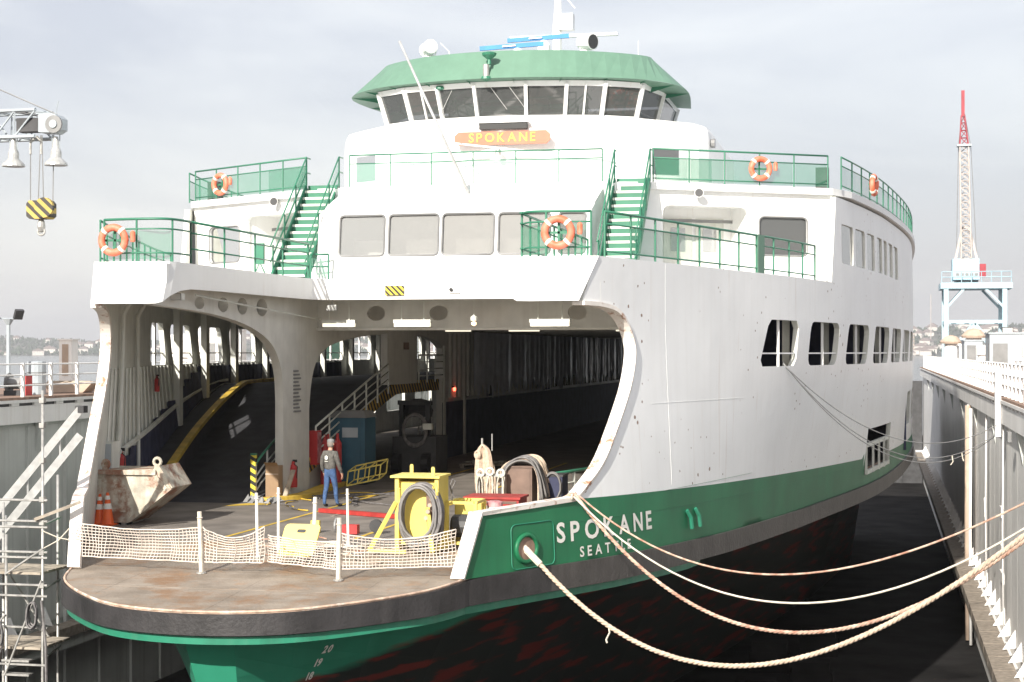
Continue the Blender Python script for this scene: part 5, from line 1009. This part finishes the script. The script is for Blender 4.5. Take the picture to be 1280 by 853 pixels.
for k in range(4): MB().cyl((2.75+.04*k,32.7,.7+.13*k),(2.75+.04*k,32.62,.7+.13*k),.045,n=8).build('valve','tan',T)
T = thing('pump_stand','low yellow tube frame holding a pump right of yellow cabinet','machine frame',(3.35,33.7,0))
for x in (3.02,3.62):
    for y in (33.3,34.1): MB().bx(x-.035,x+.035,y-.035,y+.035,0,.95).build('leg','yellow',T)
for z in (.93,.1):
    for y in (33.3,34.1): MB().bx(3.055,3.585,y-.03,y+.03,z,z+.06).build('cross_bar','yellow',T)
    for x in (3.02,3.62): MB().bx(x-.03,x+.03,33.335,34.065,z+.002,z+.058).build('side_bar','yellow',T)
MB().bx(3.05,3.6,33.9,34.05,.17,.9).build('back_plate','yellow',T); MB().lathe([(.2,-.25),(.24,-.2),(.24,.2),(.2,.25)],(3.3,33.6,.45),12,'x').build('pump','darkgrey',T); MB().tube([(3.1,33.4,1.0),(3.12,33.3,1.25),(3.2,33.3,1.4),(3.14,33.3,1.45),(3.08,33.3,1.3),(3.15,33.35,1.05)],.018,5).build('lifting_sling','hose',T)
T = thing('red_drum','red and white drum tucked behind the bulwark corner','drum',(3.75,34.2,0)); MB().lathe([(.17,0.01),(.17,.9),(.1,.93)],(3.8,34.3,0),14).build('barrel','fadedred',T); MB().lathe([(.173,.7),(.173,.8)],(3.8,34.3,0),14).build('band','whiteletter',T)
T = thing('red_chest','faded red steel tool chest behind the green bulwark','tool chest',(3.15,37.3,0)); MB().bx(2.5,3.75,36.9,37.8,.02,.72).build('body','redpaint',T); MB().bx(2.46,3.79,36.86,37.84,.72,.77).build('lid','redpaint',T); MB().bx(3.0,3.2,36.85,36.9,.5,.58).build('latch','steel',T); MB().bx(2.55,3.7,36.885,36.9,.62,.68).build('label_strip','brownbox',T)
T = thing('hose_cabinet','brown steel cabinet draped with bundles of hose','cabinet',(2.9,42,0)); MB().bx(2.35,3.1,41.5,42.5,.02,1.12).build('body','brownbox',T); MB().bx(2.32,3.13,41.47,42.53,1.12,1.16).build('lid','brownbox',T); MB().bx(2.4,3.05,41.485,41.5,.1,1.05).build('door','brownbox',T)
for k in range(30):
    y = 41.40+.042*k; q = rnd.uniform(-.12,.12); h = rnd.uniform(0,.14); MB().tube(cat([(2.35+q,y,.75+q),(2.45+q,y,1.12),(2.75,y+.03,1.24+h),(3.1+q*.5,y,1.18+h),(3.3+q*.4,y-.02,.9),(3.38+q,y,.3+q)],4),.03,6).build('draped_hose',('hosegrey','hose','rope')[k % 3],T,smooth=True)
T = thing('pump_unit','dark blue pump unit right of the hose cabinet','machine',(3.5,42.6,0)); MB().bx(3.2,3.75,42.2,43.0,.02,.85).build('housing','navy',T); MB().bx(3.18,3.77,42.18,43.02,.85,.9).build('cover','darkgrey',T); hose_coil(3.5,42.15,.6,.22,.35,5,.022,'hosegrey','hose_coil',T)
T = thing('shackle_rack','pale rack of shackles and wire slings before hose cabinet','rigging rack',(2.1,41.3,0)); MB().bx(1.75,1.83,41.1,41.3,.0,1.0).bx(2.4,2.48,41.1,41.3,0,1.05).bx(1.75,2.48,41.15,41.25,.9,.98).build('stand','steel',T)
for k, x in enumerate((1.85,2.1,2.38)): MB().torus((x,41.08,1.0+.04*(k % 2)),.09,.03,(0,1,0),14,6).build('shackle','offwhite',T); hose_coil(x,41.05,.62,.08,.34,3,.015,'ropepale','wire_sling',T)
for k in range(4): MB().torus((2.15+.08*k,41.0,.3),.06,.025,(1,0,.3*k),10,5).build('hook','rustplate',T)
T = thing('rope_bundle','long tan rope bundle hanging from a double hook stand','rope bundle',(1.5,42.9,0))
MB().tube([(1.45,42.95,.0),(1.45,42.95,1.78)],.03,6).build('stand_pole','steel',T); MB().tube([(1.72,42.95,1.45),(1.72,42.95,1.9)],.015,5).build('stand_hook','alu',T); MB().bx(1.2,1.7,42.7,43.2,.0,.03).build('stand_base','steel',T)
for k in range(15):
    x = 1.3+.032*k; y = 42.85-.04*math.sin(k*.7); b = .28+rnd.uniform(-.03,.12); MB().tube(cat([(1.48,y,1.62),(lerp(1.48,x,.7),y,1.45),(x,y-.02,1.0),(x+rnd.uniform(-.02,.02),y-.02,.6),(x+.02,y,b),(x+.05,y+.04,b+.05),(x+.03,y+.06,1.0),(1.5,y+.06,1.6)],4),.026,6).build('rope_strand','rope',T,smooth=True)
MB().torus((1.36,42.8,1.35),.09,.04,(.8,1,0),14,6).build('rope_turn','rope',T)
T = thing('work_lamp','red signal lamp glowing on the casing deep inside','lamp',(-4.3,62.6,2.6)); MB().lathe([(.05,2.55),(.06,2.68),(.02,2.7)],(-4.36,62.6,0),8).build('lens','redlamp',T); MB().bx(-4.46,-4.36,62.5,62.7,2.68,2.75).build('bracket','darkgrey',T)

# ------------------------------------------------------------------ lifebuoys
def buoy(c, ax, lab, light=True):
    ax = Vector(ax).normalized(); T = thing('lifebuoy', lab, 'lifebuoy', c); c = Vector(c); MB().torus(c, .29, .085, ax, 28, 8).build('ring','ringorange',T,smooth=True)
    side = Vector((0,0,1)).cross(ax).normalized()
    for k in range(4): a = math.pi/4+k*math.pi/2; d = (side*math.cos(a)+Vector((0,0,1))*math.sin(a)); t = (Vector((0,0,1))*math.cos(a)-side*math.sin(a)); MB().tube([c+d*.29-t*.035, c+d*.29+t*.035],.094,10).build('reflective_band','whiteletter',T)
    MB().bar(c-side*.33-ax*.1,c+side*.33-ax*.1,.03,.05).bar(c-Vector((0,0,.33))-ax*.1,c+Vector((0,0,.33))-ax*.1,.05,.03,up=tuple(ax)).build('holder','railgreen',T)
    if light:
        p = c+side*.48+Vector((0,0,.05)); MB().lathe([(.05,0),(.06,.04),(.06,.22),(.02,.26)],(p.x,p.y,p.z-.1),10).build('marker_light','ringorange',T)
buoy((-5.35,35.2,6.62),(0,-1,0),'orange lifebuoy on the lower left deck railing at far left'); buoy((4.98,35.2,6.64),(0,-1,0),'orange lifebuoy on the railing of right wing beside stairs')
buoy((-8.95,50.25,9.45),(-.5,-1,0),'orange lifebuoy on the upper left sun deck railing'); buoy((8.28,49.85,9.5),(.5,-1,0),'orange lifebuoy on the upper right sun deck railing')
buoy((11.55,55.6,9.5),(.97,-.2,0),'orange lifebuoy seen edge-on along upper right side railing')
# ------------------------------------------------------------------ mooring ropes
def rope(p, q, sag, r, m, lab, name='mooring_rope', bell=1.0, skew=0):
    p = Vector(p); q = Vector(q); pts = []
    for i in range(41): t = i/40; s = 4*t*(1-t)*(1+skew*(t-.5)); pts.append(p.lerp(q,t)-Vector((0,0,sag*s)))
    T = thing(name, lab, 'rope', p)
    if r < .03: MB().tube(pts, r, 7).build('strand', m, T, smooth=True)
    else:   # laid rope: three twisted strands
        fine = [Vector(q_) for q_ in cat([tuple(q_) for q_ in pts], 9)]; L_ = 0; S_ = [[],[],[]]
        for i, q_ in enumerate(fine):
            if i: L_ += (q_-fine[i-1]).length
            d = (fine[min(i+1,len(fine)-1)]-fine[max(i-1,0)]).normalized(); u_ = d.cross(Vector((0,0,1))).normalized(); v_ = u_.cross(d)
            for k in range(3): a_ = L_/.30*2*math.pi+k*2.094; S_[k].append(q_+(u_*math.cos(a_)+v_*math.sin(a_))*r*.48)
        for k in range(3): MB().tube(S_[k], r*.56, 5).build('strand', m, T, smooth=True)
    return T, pts
T, pts = rope((4.9,32.36,.17),(16.3,29.35,2.9),2.96,.05,'rope','thick tan hawser from the round hawse hole, lowest rope',skew=-.577)
MB().tube([pts[6],pts[6]+Vector((.03,-.06,-.12)),pts[6]+Vector((-.04,-.05,-.26)),pts[6]+Vector((-.02,-.05,-.32))],.018,5).build('tail_lashing','ropepale',T); MB().cyl(pts[0]-Vector((.1,0,-.05)),pts[1],.07,n=8).build('chafe_sleeve','ropepale',T)
T, pts = rope((5.62,33.8,1.12),(16.3,29.5,2.9),3.12,.04,'ropered','reddish hawser from bulwark top, second lowest of the sagging ropes',skew=-.32); MB().tube([(5.0,34.4,.6),(5.3,34.1,1.02),(5.5,33.95,1.12),tuple(pts[0])],.04,6).build('lead','ropered',T,smooth=True)
T, pts = rope((5.6,33.7,1.1),(16.3,29.3,2.8),2.5,.02,'ropepale','thin pale rope, third of the four ropes sagging to right dock',skew=-.26); MB().torus((5.55,33.8,1.08),.06,.02,(1,0,0),12,5).build('eye_splice','ropepale',T)
T, pts = rope((5.66,33.95,1.1),(16.3,29.2,2.85),1.95,.02,'ropered','thin reddish rope, highest of the four ropes sagging to right dock',skew=-.5); MB().torus((5.6,33.9,1.1),.06,.02,(1,0,0),12,5).build('eye_splice','ropered',T)
MB_ = None
for k, (sag, lab, zz) in enumerate(((1.3,'wire line from first side window to dock, upper of three',1.72),(1.62,'wire line from first side window to dock, middle of three',1.45),(1.75,'wire line from first side window to dock, lowest of three',1.40))):
    T, pts = rope((9.15,45.9,3.75+.02*k),(15.55,56.8+.1*k,zz),sag,.014,'cable',lab,'mooring_line'); MB().torus(pts[-1],.08,.02,(0,1,0),12,5).build('end_loop','cable',T)
    if k == 1: MB().tube([pts[30],pts[30]+Vector((.03,0,-.2)),pts[30]+Vector((-.04,0,-.3))],.02,5).build('lashing_tail','ropepale',T); MB().tube([pts[32],pts[32]+Vector((.03,0,-.18)),pts[32]+Vector((.06,0,-.27))],.02,5).build('lashing_tail','ropepale',T)
# ------------------------------------------------------------------ scaffold by the bow
T = thing('scaffold_tower','pipe scaffold tower with plank decks left of the bow','scaffold',(-5.4,31.2,-8.8))
A, B, A2, B2 = (-4.62,30.55), (-5.42,30.55), (-5.05,32.0), (-6.3,32.0); C_, D_ = (-6.4,30.55), (-7.3,32.0)
for (x, y), z1 in ((A,3.3),(B,.4),(A2,1.5),(B2,.9),(C_,1.3),(D_,1.3)): MB().tube([(x,y,-8.8),(x,y,z1)],.03,7).build('standard','steel',T,smooth=True)
for z in (1.1,.68,.56,.06,-.05,-.6,-.82,-1.45,-2.2,-3.0): MB().tube([(A[0]+.12,A[1]-.03,z),(C_[0]-.3,C_[1]-.03,z)],.024,6).build('ledger','steel',T)
for z in (.6,-.7,-2.1): MB().tube([(A[0],A[1],z),(A2[0],A2[1]+.1,z)],.024,6).build('transom','steel',T); MB().tube([(B[0],B[1],z),(B2[0],B2[1]+.1,z)],.024,6).build('transom','steel',T)
for a, b in (((B[0],B[1]-.05,-2.4),(A[0],A[1]-.05,-.5)),((B[0],B[1]-.05,-.4),(A[0]+.05,A[1]-.05,.15)),((A2[0],A2[1],-2.2),(B2[0],B2[1],-.4)),((C_[0],C_[1]-.05,-2.5),(B[0],B[1]-.05,-1.2))): MB().tube([a,b],.022,6).build('diagonal_brace','steel',T)
for k in range(4): MB().bx(-6.9,-4.75,30.7+.32*k,30.99+.32*k,-.42,-.37).build('plank','plank',T)
for k in range(4): MB().bx(-6.9,-4.75,30.7+.32*k,30.99+.32*k,-1.93,-1.88).build('plank','plank',T)
for k in range(5): MB().bx(-5.5+.01*k,-4.9,30.5,30.68,-2.15-.28*k,-2.11-.28*k).build('ladder_rung','steel',T)
for z in (3.1,2.6,1.9,1.12,.66,.06,-.6,-1.45): MB().bx(A[0]-.05,A[0]+.05,A[1]-.06,A[1]+.05,z-.05,z+.05).build('coupler','steel',T)
hose_coil(-4.75,30.35,-1.15,.1,.22,4,.02,'hose','hose_bundle',T); hose_coil(-5.5,30.35,-1.6,.12,.3,4,.02,'hose','hose_bundle',T)
MB().tube([(-4.62,30.5,-.9),(-4.5,30.45,-1.8),(-4.48,30.45,-3.2)],.03,6).build('hanging_cable','hose',T); MB().tube([(A[0],30.5,.5),(-4.3,30.6,.35),(-4.1,30.7,.3)],.012,4).build('tie_rope','ropepale',T); MB().tube([(A[0],30.5,.12),(-4.3,30.6,.3),(-4.1,30.7,.55)],.012,4).build('tie_rope','ropepale',T)
T = thing('gangway_rails','pair of sloping aluminium beams behind the scaffold pole','gangway',(-6,32.4,.5))
for z0, z1 in ((.02,1.55+1.28),(-.55,.97+1.30)): MB().bar((-7.2,32.3,z0),(-5.15,33.2,z1),.06,.17).build('beam','alu',T)
MB().bx(-5.25,-5.05,33.15,33.35,2.75,2.9).build('end_bracket','darkgrey',T)
for t in (.2,.5,.8): MB().tube([(lerp(-7.2,-5.15,t),lerp(32.35,33.25,t),lerp(.02,2.83,t)),(lerp(-7.2,-5.15,t),lerp(32.35,33.25,t),lerp(-.55,2.27,t))],.02,5).build('strut','alu',T)
T = thing('plank','weathered plank from scaffold to the ferry deck edge','plank',(-4.4,30.6,.5)); MB().bar((-4.75,30.45,.72),(-3.95,30.85,1.05),.16,.05).build('board','plank',T)
# keel blocks and staging on the dock floor
kb = None
for i in range(8):
    y = 44+4.0*i; lab = 'dark keel block on the dock floor under the ferry'
    T = thing('keel_block', lab, 'keel block', (9.2 if i % 2 else 7.4,y,-8.8), 0, 'keel blocks under the ferry')
    MB().bx(-.8,.8,-.5,.5,0,.8).build('concrete','dockfloor',T,world=False); MB().bx(-.7,.7,-.45,.45,.8,1.2).build('timber_cap','dockfloor',T,world=False)
for k, (x, y, lab) in enumerate(((12.8,46,'blue crate on the dock floor in the shade, nearest'),(13.4,58,'blue crate farther along the dark dock floor'))):
    T = thing('floor_crate', lab, 'crate', (x,y,-8.8)); MB().bx(x-.7,x+.7,y-.6,y+.6,-8.79,-7.8).build('box','toiletblue',T); MB().bx(x-.75,x+.75,y-.65,y+.65,-7.8,-7.7).build('lid','midgrey',T)
# ------------------------------------------------------------------ the man on deck
def skinned(name, pts, edges, radii, root=0, sub=2):
    me = bpy.data.meshes.new(name); me.from_pydata(pts, edges, []); o = bpy.data.objects.new(name, me); COL.objects.link(o)
    sk = o.modifiers.new('skin','SKIN'); sk.use_smooth_shade = True
    if not me.skin_vertices: 
        bpy.context.view_layer.objects.active = o
    lay = me.skin_vertices[0].data
    for i, r in enumerate(radii): lay[i].radius = r if isinstance(r, tuple) else (r, r)
    for i in range(len(pts)): lay[i].use_root = (i == root)
    sb = o.modifiers.new('sub','SUBSURF'); sb.levels = sub; sb.render_levels = sub
    dg = bpy.context.evaluated_depsgraph_get(); m2 = bpy.data.meshes.new_from_object(o.evaluated_get(dg)); bpy.data.objects.remove(o); return m2
def chain(P, E, Rr, start, seq):
    prev = start
    for p, r in seq: P.append(p); Rr.append(r); E.append((prev, len(P)-1)); prev = len(P)-1
    return prev
MAN = thing('person','man in grey jacket, jeans and cap walking away across the deck','person',(-2.35,41.7,0),-.35)
P = [(0,0,.93)]; E = []; Rr = [(.15,.12)]
ch = chain(P,E,Rr,0,[((0,.0,1.06),(.15,.11)),((0,.0,1.22),(.165,.12)),((0,-.01,1.38),(.15,.10)),((0,.0,1.47),.07),((0,.015,1.54),.058),((0,.03,1.60),(.068,.08)),((0,.035,1.68),(.076,.095)),((0,.03,1.735),(.05,.06))])
for s, st_ in ((-1, -.12), (1, .2)):
    k = chain(P,E,Rr,0,[((s*.095,0,.86),(.095,.1)),((s*.11,st_*.35+.02,.5),.068),((s*.115,st_*.55-.02,.3),.06),((s*.12,st_*.75,.10),.045),((s*.125,st_*.75+.02,.05),.045),((s*.15,st_*.75+.17,.035),.04)])
    k = chain(P,E,Rr,3,[((s*.17,0,1.41),.07),((s*.225,-.02,1.30),.055),((s*.255,-.02 if s < 0 else .03,1.10),.045),((s*.265,.06 if s < 0 else .14,.90),.034),((s*.26,.08 if s < 0 else .17,.855),.03)])
    hx_, hy_, hz_ = P[k]; E_palm = chain(P,E,Rr,k,[((hx_,hy_+.02,hz_-.05),(.02,.035))])
    for f in range(4): chain(P,E,Rr,E_palm,[((hx_-s*.005,hy_-.012+.02*f,hz_-.09),.0085),((hx_-s*.02,hy_-.005+.02*f,hz_-.12-.006*(f in (1,2))),.008),((hx_-s*.035,hy_-.0+.02*f,hz_-.135-.006*(f in (1,2))),.0075)])
    chain(P,E,Rr,k,[((hx_-s*.012,hy_+.05,hz_-.03),.011),((hx_-s*.02,hy_+.065,hz_-.065),.009)])
me = skinned('body', P, E, Rr, 0, 2)
for q in ('jeans','jacket','skin','shoe'): me.materials.append(MATS[q])
for p in me.polygons:
    c = p.center; arm = abs(c.x) > .2 and c.z > .7
    p.material_index = 3 if c.z < .085 else 2 if (c.z > 1.49 or (arm and c.z < .88)) else 1 if (c.z > 1.0 or arm) else 0
body = bpy.data.objects.new('body', me); COL.objects.link(body); body.parent = MAN
P = [(0,0,.94)]; E = []; Rr = [(.175,.14)]
chain(P,E,Rr,0,[((0,.0,1.08),(.18,.135)),((0,.0,1.24),(.19,.14)),((0,-.01,1.38),(.165,.12)),((0,.0,1.47),.08)])
for s in (-1, 1): chain(P,E,Rr,3,[((s*.175,0,1.405),.085),((s*.23,-.02,1.30),.07),((s*.262,-.02 if s < 0 else .03,1.10),.06),((s*.27,.05 if s < 0 else .13,.92),.05)])
me = skinned('jacket', P, E, Rr, 0, 2); me.materials.append(MATS['jacket']); jk = bpy.data.objects.new('jacket', me); COL.objects.link(jk); jk.parent = MAN
MB().add([(.06*math.cos(a)*(1 if k % 2 else .8), -.165, 1.30+.065*math.sin(a)*(1 if k % 2 else .8)) for k, a in enumerate(np.linspace(0,6.28,13)[:-1])],[tuple(range(12))]).add([(-.055,-.166,1.21),(.055,-.166,1.21),(.055,-.166,1.195),(-.055,-.166,1.195)],[(3,2,1,0)]).build('back_print','offwhite',MAN,world=False)
MB().lathe([(.098,1.70),(.098,1.745),(.08,1.775),(.03,1.79)],(0,.025,0),16).prism([(-.07,.08),(.07,.08),(.05,.19),(-.05,.19)], lambda a,b,t: (a,b+.02,1.705+t-b*.08), 0,.012).build('cap','midgrey',MAN,world=False,smooth=False)
MB().lathe([(.06,1.56),(.086,1.60),(.096,1.70)],(0,.018,0),14).build('hair','hair',MAN,world=False,smooth=True)
for s in (-1,1): MB().lathe([(.012,-.01),(.026,0),(.012,.01)],(s*.092,.03,1.645),8,'x').build('ear','skin',MAN,world=False)
MB().add([(-.014,.125,1.645),(.014,.125,1.645),(0,.15,1.63),(0,.12,1.68)],[(0,1,2),(1,3,2),(3,0,2)]).build('nose','skin',MAN,world=False)
for s in (-1,1): MB().lathe([(.004,-.004),(.011,0),(.004,.004)],(s*.03,.125,1.672),8,'y').build('eye','black',MAN,world=False)
MB().bx(-.025,.025,.115,.124,1.602,1.609).build('mouth','fadedred',MAN,world=False)

# ------------------------------------------------------------------ haze over the harbour
m = bpy.data.materials.new('hazeair'); m.use_nodes = True; t = m.node_tree; t.nodes.remove(t.nodes['Principled BSDF']); pv = N(t,'ShaderNodeVolumePrincipled'); pv.inputs['Color'].default_value = (.96,.97,1,1); pv.inputs['Density'].default_value = .00018; pv.inputs['Anisotropy'].default_value = .2
t.links.new(pv.outputs[0], t.nodes['Material Output'].inputs['Volume']); MATS['hazeair'] = m
tag(MB().bx(-6100,4600,-3050,12050,-13,135).build('haze','hazeair'), kind='stuff')

T = thing('dock_gate','dark steel gate closing the far end of the dry dock','gate',(0,169,-8.8)); MB().bx(-15.8,15.8,168,169.9,-8.8,1.2).build('gate_leaf','darkgrey',T)
for i in range(9): MB().bx(-15.2+3.6*i,-14.9+3.6*i,167.7,168,-8.8,1.0).build('gate_rib','darkgrey',T)
T = thing('plastic_sheeting','crinkled pale plastic sheeting hung along the casing inside the ferry','plastic sheet',(-4.25,84,2.3))
vs = []; nu = 420
for i in range(nu+1):
    y = 65+40*i/nu; d = .07*math.sin(y*5.1+1.3*math.sin(y*.9))+.05*math.sin(y*9.7+2*math.sin(y*1.7))
    hem = rnd.uniform(-.55,.25)
    for j in range(6): vs.append((-4.20+d*(1-.05*j)+.02*math.sin(y*3+j*1.7), y+.03*math.sin(j*2.1+y), 4.86-j*.50-(hem if j == 5 else hem*.3 if j == 4 else 0)))
MB().add(vs, [(i*6+j,i*6+j+1,(i+1)*6+j+1,(i+1)*6+j) for i in range(nu) for j in range(5)]).build('sheet','plastic',T,smooth=True)
MB().tube([(-4.22,65,4.87),(-4.22,105,4.87)],.02,5).build('hanging_wire','cable',T)
